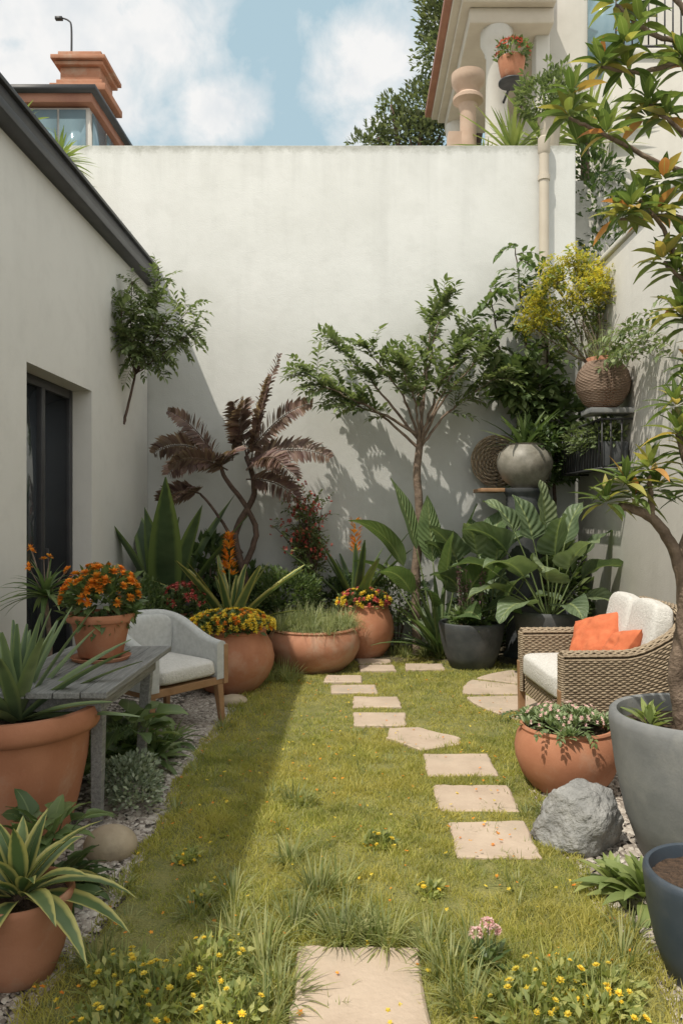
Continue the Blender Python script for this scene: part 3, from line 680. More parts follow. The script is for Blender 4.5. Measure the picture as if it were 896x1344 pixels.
mb=MB(); S=resamp(*upath(dep,wid,rc),.0105)
pitch=.0145; nr=int((.66-z0)/pitch); rw=.0072; stk=.026
rows=[(0,k/nr,0) for k in range(nr)]+[(a,1.0,zz) for a,zz in [(.004,.008),(.012,.019),(.024,.027),(.038,.031),(.052,.031),(.066,.029),(.08,.022),(.093,.012)]]+[(th,1-k/nr,0) for k in range(1,int(nr*.6))]
for j,(a,fz,zz) in enumerate(rows):
    pts=[]; top_=.01<a<.09; dn=-1 if a<th/2 else 1; jr=R.uniform(-.0015,.0015)
    for (p,n,t_,s) in S:
        h=hw(t_)-.03; w_=.0038*cos(pi*s/stk+j*pi)
        z=z0+(h-z0)*fz+zz+jr+.0012*noise.noise(V(s*9,j*3.1,0))
        q=p+n*(a+(0 if top_ else dn*w_)); q.z=z+(w_ if top_ else 0); q.x-=.08*(z-z0)*max(0,n.x); pts.append(q)
    tube(mb,pts,rw,rw,4,0)
for sy_ in(-1,1):
    y0_=sy_*(wid/2-th/2)
    for k in range(int((.65-z0)/pitch)): 
        z=z0+k*pitch; tube(mb,[V(dep/2-.003,y0_-th/2,z),V(dep/2+.006,y0_-th/2+.01,z),V(dep/2+.01+.003*(k%2),y0_,z),V(dep/2+.006,y0_+th/2-.01,z),V(dep/2-.003,y0_+th/2,z)],.0075,.0075,5,0)
for k in range(9):
    z=.2+k*pitch; tube(mb,[V(dep/2-.02+.0038*cos(pi*y/stk+k*pi),y,z) for y in np.arange(-wid/2+th,wid/2-th,.0105)],rw,rw,4,0)
mb.xform(M); make('woven_wicker',mb,[m_wick],loc,ch)
mb=MB(); box(mb,-dep/2+th,dep/2-.03,-wid/2+th,wid/2-th,.22,.32); mb.xform(M); make('seat_base',mb,[m_wickd],loc,ch)
mb=MB()
for sx_,sy_ in((1,1),(1,-1),(-1,1),(-1,-1)):
    x=sx_*(dep/2-.02);y=sy_*(wid/2-.04)
    vs=[V(x+a*.03,y+b*.03,.42 if sx_>0 else .22) for a,b in((-1,-1),(1,-1),(1,1),(-1,1))]+[V(x+a*.022,y+b*.022,0) for a,b in((-1,-1),(1,-1),(1,1),(-1,1))]
    mb.add([v+V(.012*sx_,0,0) for v in vs],[(3,2,1,0),(4,5,6,7),(0,1,5,4),(1,2,6,5),(2,3,7,6),(3,0,4,7)])
mb.xform(M); make('legs',mb,[m_oak],loc,ch,False,bevel=.004)
mb=MB(); superq(mb,(.07,0,.41),.74,.85,.19,.35,.18,0,None,.012,56,20,.12)
for sy_ in(-1,1):
    superq(mb,(0,0,0),.15,.41,.46,.45,.35,0,Matrix.Translation(V(-.26,sy_*.21,.73))@Matrix.Rotation(radians(-12),4,'Y'),.015,36,20)
mb.xform(M); make('white_cushions',mb,[m_white],loc,ch)
mb=MB()
for (x,y,z,ry,rz,s) in [(-.05,-.2,.63,50,25,.42),(-.09,.17,.6,55,-18,.36)]:
    Mp=Matrix.Translation(V(x,y,z))@Matrix.Rotation(radians(rz),4,'Z')@Matrix.Rotation(radians(ry),4,'Y')@Matrix.Rotation(radians(R.uniform(14,26)),4,'Z')
    pillow(mb,M@Mp,s,s,.17)
make('orange_pillows',mb,[m_orange],loc,ch)
# ------------------------------------------------------------------ potted plants
def flowersover(c,mb,r,h,n,fr,mi,layers=1,k=6):
    for i in range(n):
        d=rd(); d.z=abs(d.z); q=c+V(d.x*r,d.y*r,d.z*h); flower(mb,q,d+Z*.5+V(0,-.2,0),fr*R.uniform(.75,1.15),k,mi,layers,.25)
def f_mari(mb,c):
    bush(mb,c+V(0,0,.1),.19,.19,.17,700,.075,.036,0,'lance',3); 
    flowersover(c+V(0,0,.1),mb,.21,.2,60,.038,1,3,9)
e=potted('marigold_pot',(-1.45,4.3,.742),.18,.24,m_terra,'classic',f_mari,[m_mg,m_or])
mb=MB(); lathe(mb,(-1.45,4.3,.7215),[(.001,0),(.15,0),(.165,.02),(.16,.022),(.145,.01),(.001,.01)],40); make('saucer',mb,[m_terra],(-1.45,4.3,.7215),e,True,40)
def f_yell(mb,c):
    bush(mb,c+V(0,0,.06),.37,.36,.14,1200,.06,.035,0,'ovate',2,-.1); flowersover(c+V(0,0,.08),mb,.38,.15,130,.034,1,2,7); flowersover(c+V(0,0,.07),mb,.37,.15,80,.032,2,2,7)
potted('terracotta_flower_pot',(-1.1,6.62,0),.37,.54,m_terra,'round',f_yell,[m_mg,m_ye,m_or])
def f_grass(mb,c):
    for i in range(85):
        a=R.uniform(0,6.28); r=.38*math.sqrt(R.random()); tuft(mb,c+V(cos(a)*r,sin(a)*r,.03),34,.34*(1-.3*r/.36),.007,R.choice([0,0,1]),.05,1.9,35)
potted('ornamental_grass_bowl',(-.44,7.5,0),.46,.42,m_terra2,'bowl',f_grass,[m_grsp,m_grs])
def f_ry(mb,c):
    bush(mb,c+V(0,0,.05),.3,.3,.15,800,.06,.035,0,'ovate',2,-.1); flowersover(c+V(0,0,.07),mb,.3,.15,60,.035,1,2,7); flowersover(c+V(0,0,.07),mb,.28,.16,60,.035,2,2,7)
potted('terracotta_flower_pot',(.06,8.1,0),.32,.58,m_terra,'round',f_ry,[m_mg,m_ye,m_re])
def f_red(mb,c):
    bush(mb,c+V(0,0,.1),.27,.25,.2,700,.07,.04,0); flowersover(c+V(.02,0,.2),mb,.2,.2,50,.04,1,2,7)
potted('red_flower_pot',(-1.66,7.2,0),.25,.56,m_terra2,'egg',f_red,[m_mg,m_re])
def f_aga_y(mb,c): 
    rosette(mb,c,22,.9,.15,28,84,'sword',.35,8,.4,0)
    tube(mb,[c,c+V(-.02,0,.66)],.012,.008,6,1)
    for i in range(110): z=R.uniform(.55,.95); a=R.uniform(0,6.28); r=.14*(1-(z-.55)/.42); leaf(mb,c+V(-.02+cos(a)*r*.3,sin(a)*r*.3,z),V(cos(a),sin(a),.8)+rd()*.4,.085,.03,.1,2,.2,'lance',2)
potted('variegated_agave_pot',(-1.25,7.5,0),.24,.42,m_char,'egg',f_aga_y,[m_agvy,m_stem,m_or])
potted('giant_agave',(-1.95,7.75,0),.3,.45,m_char,'egg',lambda mb,c:(rosette(mb,c,11,1.6,.3,57,84,'lance',.4,12,.3,0,.05,.02),rosette(mb,c,8,1.0,.26,20,42,'lance',1.0,10,.3,0,.08,.02)),[m_agvc])
mb=MB(); c=V(-.03,8.35,.45); rosette(mb,c,20,1.0,.14,35,84,'sword',.4,9,.4,0); tube(mb,[V(-.03,8.35,0),c,c+V(0,0,.8)],.012,.008,6,1)
for i in range(80): z=R.uniform(.65,1.0); a=R.uniform(0,6.28); leaf(mb,c+V(cos(a)*.025,sin(a)*.025,z),V(cos(a),sin(a),.9)+rd()*.4,.08,.025,.1,2,.2,'lance',2)
make('spiky_agave',mb,[m_agvc,m_stem,m_or],c)
def bigleaf(mb,b,tip,petiole,L,W,droop,shape='banana',mi=0,tw=0,seg=12,wav=.02,pr=.012):
    d=(tip-b); mid=b+d*.6+V(0,0,.05*d.length)
    pts=smooth([b,mid,tip],5); tube(mb,pts,pr,pr*.5,6,1)
    leaf(mb,pts[-1],(pts[-1]-pts[-2]),L,W,droop,seg,.25,shape,mi,tw,wav)
mb=MB(); c=V(.85,7.95,.05)
for (dx,dy,z,L,W,dr,tw) in [(-.55,-.1,1.1,.8,.26,1.5,.5),(-.35,.0,1.3,.8,.26,.8,-.6),(-.1,.0,1.15,.7,.28,.3,.7),(.3,.1,1.1,.7,.3,.6,-.6),(.55,-.1,.95,.75,.34,1.1,.6),(-.45,-.3,.8,.6,.24,1.4,.5),(.35,-.3,.8,.65,.32,1.4,-.5),(.05,-.25,.95,.6,.3,.9,.9),(.6,.1,1.2,.7,.3,.9,.6),(-.15,-.35,.65,.55,.26,1.3,-.8),(-.6,.1,.8,.6,.22,1.2,.4),(.2,-.4,.5,.5,.28,1.3,.6),(.5,-.35,.55,.55,.3,1.3,.4)]:
    bigleaf(mb,c+V(dx*.08,dy*.08,0),c+V(dx*.7,dy,z*.85),0,L,W,dr,'lance',0,tw)
for i in range(34): a=R.uniform(0,6.28); e=R.uniform(.5,1.4); leaf(mb,c,V(cos(a)*cos(e),sin(a)*cos(e),sin(e)),R.uniform(.5,.95),.1,.7,7,.3,'sword',0)
make('banana_plant',mb,[m_ban,m_stem],c)
def f_mauve(mb,c):
    rosette(mb,c,44,.34,.035,15,80,'blade',.9,5,.2,0); bush(mb,c+V(0,0,.05),.22,.22,.16,260,.09,.04,0)
    for i in range(16):
        a=R.uniform(0,6.28); q=c+V(cos(a)*.08,sin(a)*.08,0); h=R.uniform(.35,.6); tp=q+V(cos(a)*.06,sin(a)*.06,h); tube(mb,[q,tp],.004,.003,4,0)
        for j in range(24): t_=R.uniform(.45,1.03); leaf(mb,q.lerp(tp,t_),rd()+Z*.5,.04,.018,.2,2,.2,'lance',1)
potted('charcoal_planter',(1.12,7.55,0),.32,.47,m_char,'egg',f_mauve,[m_mg,m_pu])
def f_ear(mb,c):
    for (dx,dy,z,L,W,dr,tw) in [(-.5,-.25,.55,.6,.5,1.5,.3),(-.15,-.35,.5,.55,.46,1.6,-.4),(.2,-.3,.65,.55,.46,1.4,.4),(.5,-.1,.5,.52,.42,1.4,-.2),(-.7,.05,.85,.56,.44,1.3,.4),(-.25,.1,1.0,.55,.44,1.2,-.3),(.25,.05,.95,.52,.42,1.3,.3),(.45,-.25,.25,.45,.38,1.4,.1),(-.45,-.3,.2,.5,.4,1.5,-.2),(.0,-.25,.82,.55,.44,1.5,.5),(.6,.1,.8,.45,.36,1,0),(-.95,-.05,.6,.5,.4,1.2,.2),(.1,-.4,.2,.45,.38,1.4,.2),(-.75,-.2,.35,.5,.4,1.3,.1),(-.05,.1,1.2,.5,.38,1.3,.5),(-.55,.1,1.1,.5,.38,1.3,-.4)]:
        bigleaf(mb,c+V(dx*.06,dy*.06,0),c+V(dx*.6,dy*.7,z*.75),0,L*.9,W*.95,dr,'heart',0,tw+R.uniform(-.3,.3),12,.04,.01)
potted('elephant_ear_planter',(1.86,7.4,0),.34,.6,m_char,'egg',f_ear,[m_hosta,m_stem])
mb=MB(); c=V(1.35,7.95,.05)
for i in range(13):
    a=i*2.4; dx,dy=cos(a)*.35,sin(a)*.2-.1; bigleaf(mb,c,c+V(dx,dy,R.uniform(.5,1.15)),0,R.uniform(.4,.5),R.uniform(.3,.4),R.uniform(1.1,1.6),'heart',0,R.uniform(-.5,.5),12,.04,.01)
make('elephant_ear_plant',mb,[m_hosta,m_stem],c)
mb=MB()
prof=[(.0005,0),(.22,0),(.22,.05),(.19,.08)]+[(.185+.007*(k%2),.1+k*.02) for k in range(82)]+[(.21,1.75),(.22,1.77),(.22,1.8),(.0005,1.8)]
lathe(mb,(1.75,8.05,0),prof,40); make('stone_pedestal',mb,[m_char],(1.75,8.05,0),sharp=50)
def f_urn(mb,c): rosette(mb,c,30,.5,.06,25,85,'sword',.6,6,.3,0); bush(mb,c+V(.12,0,.1),.22,.2,.15,260,.09,.05,1)
potted('ceramic_urn',(1.75,8.02,1.803),.29,.46,m_grcer,'urn',f_urn,[m_mg,m_dg])
mb=MB(); box(mb,1.28,1.53,7.95,8.5,1.76,1.8); make('wooden_shelf',mb,[m_oak],(1.4,8.2,1.78),bevel=.005)
mb=MB()
for k in range(13):
    r=.02+k*.022; tube(mb,[V(1.55+r*cos(a),8.52+.02*sin(a*9+k*pi),2.12+r*sin(a)) for a in np.linspace(0,2*pi,70)],.012,.012,5,0)
make('wicker_tray',mb,[m_wick],(1.6,8.5,2.15))
mb=MB()
for s in [[V(2.05,8.5,.6),V(2.0,8.55,2),V(1.9,8.5,3.2),V(1.75,8.5,4.5)],[V(2.1,8.5,.6),V(2.2,8.5,2.2),V(2.1,8.5,3.4),V(2.05,8.5,4.2)],[V(2.0,8.5,1.5),V(1.9,8.5,2.6),V(1.6,8.45,3.2),V(1.45,8.4,4.0)]]:
    P=smooth(s,10,.02); tube(mb,P,.025,.006,6,1)
    for q in P[8:]:
        for k in range(2 if q.z>3.2 else 3): spray(mb,mb,q,V(R.uniform(-1,1),R.uniform(-.9,-.1),R.uniform(-.3,.8)),R.uniform(.15,.36),8,.12,.06,.8,'ovate',0,1,.003,.9,3)
for c,r in [((1.85,8.4,2.9),.3),((2.2,8.45,2.6),.28),((1.65,8.35,2.95),.24),((2.3,8.4,2.2),.25)]: bush(mb,c,r,r*.5,r,200,.15,.1,0,'heart',3)
make('climbing_vine',mb,[m_mg,m_barkd],(2.05,8.5,0))
mb=MB(); b0=V(2.44,8.05,3.1)
for (x,y,z) in [(1.85,7.9,3.72),(2.0,7.8,3.95),(2.2,7.8,4.08),(2.38,7.9,4.0),(2.38,7.6,3.85),(2.0,7.9,3.55),(2.2,7.7,3.7),(1.8,7.95,3.5),(2.35,7.5,3.7)]:
    P=smooth([b0,b0.lerp(V(x,y,z),.5)+V(.05,0,-.05),V(x,y,z)],6,.012); tube(mb,P,.012,.004,5,1)
    for q in P[6:]:
        for k in range(3): spray(mb,mb,q,rd()+V(0,-.2,.5),.2,9,.05,.025,.4,'lance',0,1,.002)
    for i in range(240): d=rd()*R.uniform(.2,1)*.2; flower(mb,V(x,y,z)+d+V(0,0,.03),rd()+Z,.026,4,2)
make('yellow_blossom_shrub',mb,[m_lg,m_bark,m_yb],b0)
e=empty('wall_mounted_pot',(2.28,7.0,2.45))
mb=MB(); prof=[(.0005,0),(.1,0),(.17,.06),(.225,.16),(.24,.25),(.22,.34),(.16,.42),(.13,.44),(.15,.47),(.12,.47),(.11,.43)]
lathe(mb,(2.26,7.05,2.5),prof,40,0)
for k in range(30):
    z=.02+k*.014; r=np.interp(z,[p_[1] for p_ in prof[:8]],[p_[0] for p_ in prof[:8]])+.002
    tube(mb,[V(2.26+(r+.0025*cos(a*26+k*pi))*cos(a),7.05+(r+.0025*cos(a*26+k*pi))*sin(a),2.5+z) for a in np.linspace(0,2*pi,130)],.0075,.0075,4,1)
make('pot',mb,[m_terra2,noisy('clay_weave',(.2,.14,.1),(.32,.23,.17),9,.8,.3)],(2.26,7.05,2.5),e)
mb=MB(); box(mb,2.1,2.5,6.9,7.2,2.45,2.498); make('shelf',mb,[m_conc],(2.3,7,2.47),e,bevel=.005)
mb=MB(); c=V(2.26,7.05,2.92); tuft(mb,c,90,.42,.006,0,.08,1.0,35)
for i in range(14): 
    a=R.uniform(0,6.28); tube(mb,smooth([c,c+V(cos(a)*.1,sin(a)*.1,.22),c+V(cos(a)*.22,sin(a)*.2,.42)],4),.003,.0015,4,1)
make('dry_grass',mb,[m_grsp,m_bark],c,e)
mb=MB()
for i in range(50):
    y=R.uniform(5.9,7.4); spray(mb,mb,V(2.44,y,R.uniform(2.75,3.15)),V(-.6,R.uniform(-.6,.6),.4),R.uniform(.2,.4),10,.075,.035,1.3,'lance',0,1,.002)
make('wall_creeper',mb,[m_tree,m_bark],(2.45,7,2.9))
e=empty('window_box',(2.4,7.6,2.0))
mb=MB()
for y in np.arange(6.95,8.3,.09): tube(mb,[V(2.22,y,1.95),V(2.22,y,2.4)],.008,.008,6)
for x in (2.3,2.4): 
    for yy in(6.95,8.27): tube(mb,[V(x,yy,1.95),V(x,yy,2.4)],.008,.008,6)
for z in(1.95,2.4): box(mb,2.205,2.235,6.94,8.29,z-.01,z+.01); box(mb,2.236,2.5,6.94,6.96,z-.009,z+.009); box(mb,2.236,2.5,8.27,8.29,z-.009,z+.009)
make('iron_railing',mb,[m_dark],(2.3,7.6,2.1),e)
mb=MB(); box(mb,2.25,2.47,6.98,8.24,1.97,2.2); make('planter_trough',mb,[m_char],(2.3,7.6,2.1),e,bevel=.006)
mb=MB(); 
for i in range(7): bush(mb,(2.32,7.08+i*.17,2.28),.15,.13,.17,260,.065,.034,0)
make('foliage',mb,[m_tree],(2.3,7.6,2.2),e)
# ------------------------------------------------------------------ trees
tr=empty('small_garden_tree',(.64,8.25,0)); wd=MB(); lf=MB()
T=smooth([V(.64,8.25,0),V(.62,8.25,.8),V(.66,8.24,1.5),V(.63,8.22,2.0),V(.68,8.2,2.4)],6,.006); tube(wd,T,.055,.038,10,0)
top=T[-1]
for (x,y,z) in [(-.5,8.1,3.0),(-.2,8.3,3.35),(.1,8.0,3.25),(.55,8.35,3.1),(.9,8.1,3.72),(1.15,8.3,3.4),(1.42,8.1,2.95),(-.1,8.1,2.7),(.45,7.75,3.0),(1.0,7.8,3.15),(-.35,7.9,2.85),(.8,8.3,3.6),(1.3,8.0,3.2)]:
    E=V(x,y,z); st=T[-1-R.randint(0,3)]
    mid=st.lerp(E,.45)+V(0,0,-.02)+V(R.uniform(-.06,.06),R.uniform(-.05,.05),.08)
    P=smooth([st,mid,E],8,.013); tube(wd,P,.02,.005,6,0)
    for q in P[8:]:
        for k in range(R.choice([1,2])):
            dr=((q-top).normalized()*.7+rd()*.7+V(0,-.15,.25)); spray(wd,lf,q,dr,R.uniform(.18,.34),13,.1,.043,.6,'lance',0,0,.003)
    for k in range(4): spray(wd,lf,P[-1],(E-top).normalized()+rd()*.6,.28,13,.1,.043,.6,'lance',0,0,.003)
make('trunk_and_branches',wd,[m_bark],(.64,8.25,0),tr); make('foliage',lf,[m_tree],(.64,8.25,2),tr)
tr=empty('purple_leaf_tree',(-1.25,8.2,0)); wd=MB(); lf=MB()
tube(wd,smooth([V(-1.3,8.2,0),V(-1.2,8.2,.7),V(-1.32,8.2,1.3),V(-1.12,8.2,1.75),V(-1.2,8.18,2.15)],6,.006),.05,.025,8)
tube(wd,smooth([V(-1.26,8.2,.9),V(-1.1,8.2,1.3),V(-1.2,8.2,1.6),V(-1.42,8.2,1.9),V(-1.5,8.2,2.1)],6,.006),.035,.02,8)
tube(wd,smooth([V(-1.25,8.2,1.1),V(-1.5,8.2,1.5),V(-1.7,8.2,1.75)],6,.006),.02,.012,8)
for (bx,bz,dx,dy,dz,L,dr,rl) in [(-1.2,2.15,.4,-.15,1.3,1.15,.35,.9),(-1.15,2.1,.25,-.3,1.2,.95,.6,.7),(-1.2,2.15,.7,-.2,.9,.95,1.0,1.1),(-1.2,2.1,1.2,-.2,.45,.95,1.0,1.1),(-1.2,2.1,1,-.5,.1,.7,1.3,.6),(-1.5,2.1,-1,-.1,.7,.75,1.6,1.1),(-1.5,2.1,-.6,-.2,1.0,.75,1.0,-.9),(-1.5,2.1,-.9,-.5,.1,.6,1.2,-.8),(-1.2,2.15,-.1,-.4,1,.65,1,.5),(-1.2,1.9,.9,-.4,.0,.7,1.1,.9),(-1.5,2.0,.3,-.5,.4,.6,1,.4),(-1.7,1.75,-1,-.3,.2,.45,1.2,.8),(-1.7,1.75,-.2,-.5,.1,.5,1,.4),(-1.35,2.1,.15,-.1,1.1,.7,.8,.8),(-1.4,2.0,-.5,-.4,.3,.7,1.2,.8),(-1.2,2.0,.4,-.5,.3,.8,1.3,.7),(-1.3,2.2,.1,-.3,.6,.7,1.3,.6)]:
    frond(wd,lf,V(bx,8.18,bz),V(dx,dy,dz),L,32,.2,.042,dr,0,0,.009,4,'lance',rl)
make('trunks',wd,[m_barkd],(-1.25,8.2,0),tr); make('foliage',lf,[m_purp],(-1.25,8.2,2),tr)
tr=empty('wall_shrub',(-2.35,7.7,2.4)); wd=MB(); lf=MB()
st=V(-2.4,7.8,2.45); kn=V(-2.27,7.76,2.95)
tube(wd,smooth([st,V(-2.36,7.8,2.6),kn],5,.004),.016,.012,7)
for (x,y,z) in [(-2.25,7.6,3.85),(-2.0,7.75,3.75),(-1.75,7.8,3.6),(-1.65,7.7,3.4),(-1.9,7.6,3.45),(-2.3,7.4,3.5),(-2.2,7.5,3.3),(-2.05,7.9,3.95)]:
    E=V(x,y,z); P=smooth([kn,kn.lerp(E,.5)+V(-.03,0,R.uniform(-.05,.08)),E],8,.01); tube(wd,P,.009,.003,6)
    for q in P[5:]:
        for k in range(2): spray(wd,lf,q,rd()*.8+V(.2,-.1,.3),R.uniform(.18,.28),13,.08,.032,.7,'lance',0,0,.002)
make('stems',wd,[m_barkd],st,tr); make('foliage',lf,[m_tree],st,tr)
mb=MB()
for i in range(26):
    a=R.uniform(0,6.28); E=V(-.55+cos(a)*.4*R.random(),8.3+sin(a)*.2,R.uniform(1.1,1.85)); P=smooth([V(-.5,8.3,0),V(-.5,8.3,.8).lerp(E,.4),E],6,.01); tube(mb,P,.008,.003,4,1)
    for q in P[5:]:
        spray(mb,mb,q,rd()+Z*.5,.18,10,.055,.026,.4,'lance',0,1,.002)
    for k in range(11): flower(mb,E+rd()*.12,rd()+Z,.03,5,2,2)
make('red_flowering_shrub',mb,[m_tree,m_barkd,m_re],(-.5,8.3,0))
def sbush(name,c,rx,ry,rz,n,L,W,mat,shape='ovate'):
    mb=MB(); 
    for i in range(6): tube(mb,[V(c[0],c[1],0),V(c[0]+R.uniform(-.5,.5)*rx,c[1]+R.uniform(-.5,.5)*ry,c[2])],.01,.005,5,1)
    bush(mb,c,rx,ry,rz,n,L,W,0,shape,2,-.8,1.5,.3,1,.55); make(name,mb,[mat,m_barkd],(c[0],c[1],0))
sbush('boxwood_shrub',(-.78,8.0,.54),.44,.32,.46,3900,.055,.03,m_mg)
sbush('boxwood_shrub',(-2.0,7.0,.5),.32,.3,.46,2600,.055,.03,m_mg)
sbush('boxwood_shrub',(.42,8.35,.6),.32,.22,.38,1800,.055,.03,m_mg)
sbush('boxwood_shrub',(-.25,8.45,.4),.35,.2,.42,1800,.055,.03,m_dg)
sbush('broadleaf_shrub',(-1.62,8.2,.95),.26,.2,.3,260,.17,.1,m_dg)
sbush('broadleaf_shrub',(-1.25,8.3,.45),.4,.2,.45,420,.15,.08,m_dg)
sbush('boxwood_shrub',(1.4,8.4,.4),.35,.25,.4,900,.1,.05,m_dg)
sbush('broadleaf_shrub',(2.15,8.25,.6),.3,.35,.65,600,.17,.1,m_mg)
def f_door(mb,c):
    tp=c+V(.0,0,.62); tube(mb,smooth([c,c+V(.03,0,.3),tp],4),.02,.014,7,1); rosette(mb,tp,44,.34,.05,-15,80,'blade',1.1,6,.2,0)
    for i in range(7):
        q=tp+V(R.uniform(-.15,.18),R.uniform(-.1,.1),R.uniform(.16,.36)); tube(mb,[tp,q],.004,.003,4,1); flower(mb,q,rd()+Z,.035,6,2,2)
potted('dracaena_pot',(-2.05,5.0,0),.2,.42,m_char,'egg',f_door,[m_mg,m_bark,m_or])
potted('aloe_terracotta_pot',(-1.62,3.62,0),.36,.63,m_terra,'big',lambda mb,c: rosette(mb,c,36,.66,.085,15,84,'sword',.3,9,.5,0,.05),[G('aloe_leaf',[(.06,.105,.05),(.09,.14,.065),(.13,.175,.085)],.42,.12,(.2,.26,.12),0,0)])
potted('variegated_plant_pot',(-1.13,2.55,0),.17,.29,m_terra2,'egg',lambda mb,c: rosette(mb,c,26,.36,.07,5,80,'lance',1.1,8,.4,0,.03),[m_agvy])
def clump(name,c,n,L,W,shape,mat,e0=20,e1=75,droop=1,sp=.15,wav=.03):
    mb=MB()
    for i in range(n):
        a=R.uniform(0,6.28); r=sp*math.sqrt(R.random()); e=radians(R.uniform(e0,e1)); b=V(c[0]+cos(a)*r,c[1]+sin(a)*r,c[2])
        d=V(cos(a)*cos(e),sin(a)*cos(e),sin(e)); h=R.uniform(.03,.4)*L*2
        tp=b+d*h; tube(mb,[b,tp],.003,.002,4,0); leaf(mb,tp,V(d.x,d.y,d.z*.3),L*R.uniform(.7,1.2),W*R.uniform(.8,1.15),droop,6,.25,shape,0,R.uniform(-.4,.4),wav)
    make(name,mb,[mat],c)
clump('heartleaf_plant',(-1.27,3.0,.02),80,.13,.09,'heart',m_dg,20,85,1,.16)
clump('heartleaf_plant',(-1.3,3.1,.22),34,.13,.09,'heart',m_mg,10,85,1,.12)
clump('broadleaf_plant',(-1.55,4.6,.05),60,.2,.14,'heart',m_mg,30,88,.9,.22)
clump('broadleaf_plant',(-1.3,4.3,.3),26,.19,.14,'heart',m_mg,10,80,1,.1)
mb=MB(); rosette(mb,(-1.42,4.85,.02),46,.34,.05,5,80,'lance',1.2,6,.3,0,.06); rosette(mb,(-1.25,4.65,.02),36,.26,.042,5,80,'lance',1.2,6,.3,0,.05); rosette(mb,(-1.22,5.0,.02),30,.22,.04,5,80,'lance',1.2,6,.3,0,.05); make('lily_turf_plant',mb,[m_mg],(-1.25,4.8,0))
mb=MB(); bush(mb,(-1.22,4.05,.1),.17,.16,.17,1300,.035,.02,0,'ovate',2,-.3,1.4); bush(mb,(-1.15,3.95,.08),.11,.12,.12,500,.035,.02,0,'ovate',2,-.3); make('silver_groundcover',mb,[m_sil],(-1.18,4.05,0))
mb=MB(); rosette(mb,(1.13,3.0,.02),40,.22,.062,5,82,'lance',1.2,6,.3,0,.05); rosette(mb,(1.04,3.1,.02),18,.16,.045,10,80,'lance',1.1,6,.3,0,.03); make('hosta_plant',mb,[m_lg],(1.1,3,0))
def rock(name,c,sx,sy,sz,mat,ang=1,sub=5):
    bm=bmesh.new(); bmesh.ops.create_icosphere(bm,subdivisions=sub,radius=1)
    rr=random.Random(int(c[0]*100)+5); pl=[(V(rr.gauss(0,1),rr.gauss(0,1),rr.gauss(0,.8)).normalized(),rr.uniform(.7,.95)) for _ in range(22)]
    for v in bm.verts:
        p_=v.co.normalized(); q=p_.copy()
        if ang:
            for n_,d_ in pl:
                k=q.dot(n_)
                if k>d_: q-=n_*(k-d_)*.9
            q*=1+.12*noise.noise(p_*2.3+Vector(c))+.06*noise.noise(p_*7)+.03*noise.noise(p_*18)
        v.co=V(q.x*sx,q.y*sy,max(q.z,-.5)*sz)
    me=bpy.data.meshes.new(name); bm.to_mesh(me); bm.free(); me.materials.append(mat)
    for p_ in me.polygons: p_.use_smooth=True
    ob=bpy.data.objects.new(name,me); ob.location=c; col.objects.link(ob)
rock('granite_boulder',(1.03,3.55,.1),.23,.17,.19,m_rock)
rock('garden_stone',(-1.12,3.45,.04),.12,.1,.09,m_pebble,0)
rock('garden_stone',(-1.0,6.1,.03),.12,.09,.06,m_pebble,0)
def f_succ(mb,c):
    for i in range(50):
        a=R.uniform(0,6.28); r=.25*math.sqrt(R.random()); rosette(mb,c+V(cos(a)*r,sin(a)*r,.02+.07*(1-r/.25)),14,.075,.032,5,75,'ovate',.2,2,.2,0,.01)
    for i in range(14): a=R.uniform(0,6.28); spray(mb,mb,c+V(cos(a)*.22,sin(a)*.22,.04),V(cos(a),sin(a),.9),R.uniform(.1,.17),12,.035,.02,1.8,'ovate',1,1,.002)
    flowersover(c+V(0,0,.07),mb,.23,.09,60,.014,2)
potted('succulent_bowl',(1.17,4.28,0),.29,.36,m_terra,'bowl',f_succ,[m_succ,m_mg,m_pi])
# ------------------------------------------------------------------ foreground frangipani
loc=V(1.5,3.4,0)
e=empty('frangipani_planter',loc); mb=MB(); potc(mb,loc,.36,.66,0,1,'egg',64)
make('pot',mb,[m_conc,m_soil],loc,e,True,45)
mb=MB()
for i in range(9):
    a=R.uniform(0,6.28); rosette(mb,loc+V(cos(a)*.2,sin(a)*.2,.58),9,.13,.035,20,80,'lance',.6,4,.2,0)
make('underplanting',mb,[m_lg],loc,e)
tr=empty('frangipani_tree',loc); wd=MB(); lf=MB()
def L_(pts,r0,r1): P=smooth([V(*p_) for p_ in pts],8,.004); tube(wd,P,r0,r1,10); return P
L_([(1.46,3.4,.55),(1.4,3.35,.85),(1.41,3.3,1.1),(1.36,3.25,1.35),(1.24,3.22,1.52),(1.1,3.2,1.58)],.042,.016)
L_([(1.41,3.3,1.12),(1.49,3.3,1.4),(1.46,3.25,1.75),(1.53,3.25,2.1),(1.6,3.3,2.6),(1.55,3.3,3.1),(1.45,3.25,3.6),(1.4,3.2,4.0)],.034,.014)
L_([(1.36,3.25,1.35),(1.42,3.2,1.6),(1.34,3.15,1.8),(1.3,3.15,1.97)],.02,.01)
L_([(1.24,3.22,1.52),(1.22,3.18,1.62),(1.2,3.15,1.7)],.014,.008)
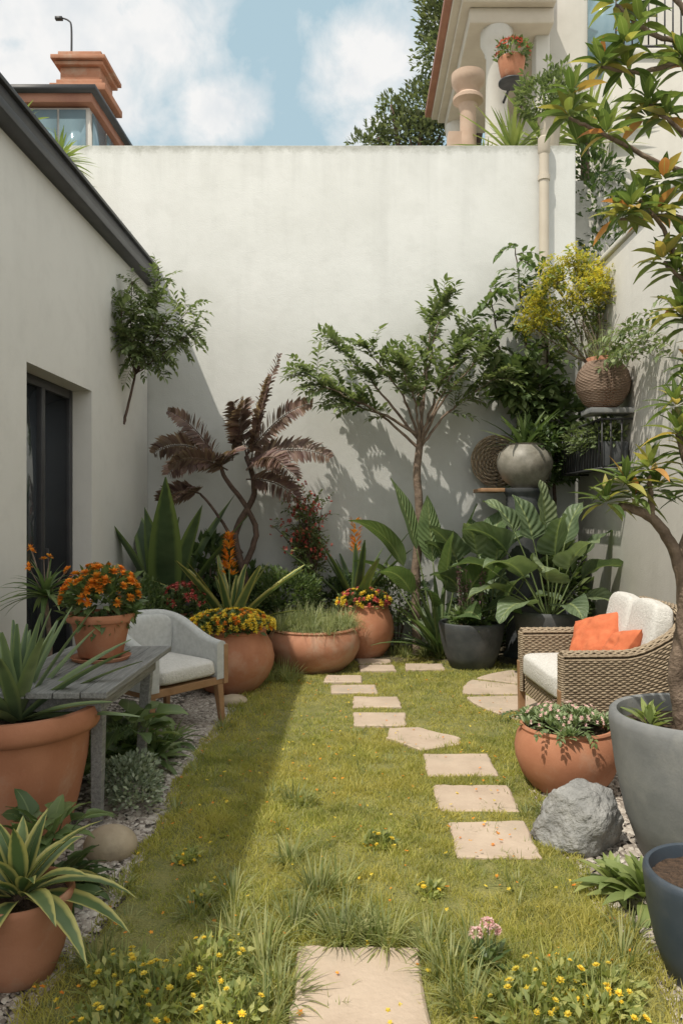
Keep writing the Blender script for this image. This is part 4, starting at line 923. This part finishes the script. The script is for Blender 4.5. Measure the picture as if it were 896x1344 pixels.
rs=[(1.16,3.2,1.6),(1.04,3.2,1.58),(1.27,3.25,1.64),(1.36,3.15,1.78),(1.36,3.1,1.62),(1.46,3.2,1.95),(1.4,3.2,2.05),(1.31,3.15,1.98),(1.2,3.15,1.72),(1.3,3.1,1.86),(1.1,3.15,1.66)]
low=len(rs)
for k,(st_,pts) in enumerate([((1.53,3.25,2.1),[(1.42,3.2,2.28),(1.36,3.2,2.36)]),((1.6,3.3,2.55),[(1.38,3.2,2.52),(1.28,3.2,2.6)]),((1.6,3.3,2.6),[(1.4,3.25,2.8),(1.1,3.2,2.78)]),((1.57,3.3,3.0),[(1.3,3.2,3.0),(1.0,3.15,3.12),(.87,3.15,3.18)]),((1.56,3.3,3.0),[(1.35,3.2,3.15),(1.22,3.2,3.26)]),
   ((1.45,3.25,3.55),[(1.25,3.2,3.55),(1.08,3.2,3.68)]),((1.45,3.25,3.6),[(1.3,3.2,3.75),(1.2,3.2,3.9)]),((1.6,3.3,2.75),[(1.45,3.2,2.95)]),((1.55,3.3,3.1),[(1.4,3.2,3.35),(1.36,3.2,3.45)]),((1.53,3.25,2.2),[(1.3,3.2,2.7),(1.18,3.2,2.86)]),((1.45,3.25,3.5),[(1.2,3.2,3.4),(1.02,3.2,3.42)]),((1.5,3.25,2.0),[(1.4,3.2,2.15)]) ]):
    P=L_([st_]+pts,.013,.006)
    rs+= [tuple(P[-1]),tuple(P[-1]+V(R.uniform(.0,.12),R.uniform(-.08,.08),R.uniform(-.06,.1)))]
    if len(P)>14: rs.append(tuple(P[len(P)//2+3]))
for i,c in enumerate(rs):
    if i<low: rosette(lf,c,20,.16,.036,-20,78,'lance',.8,5,.35,0,.012,.02)
    else: rosette(lf,c,R.randint(13,18),.14,.042,-20,75,'lance',.7,5,.35,0,.012,.02)
make('trunk_and_branches',wd,[m_bark],loc,tr); make('foliage',lf,[m_fran],loc,tr)
def f_navy(mb,c): 
    for i in range(5): a=R.uniform(0,6.28); rosette(mb,c+V(cos(a)*.09+.05,sin(a)*.09,0),14,.13,.02,20,85,'blade',.8,4,.2,0)
potted('navy_planter',(1.16,2.52,0),.205,.37,m_navy,'egg',f_navy,[m_mg])
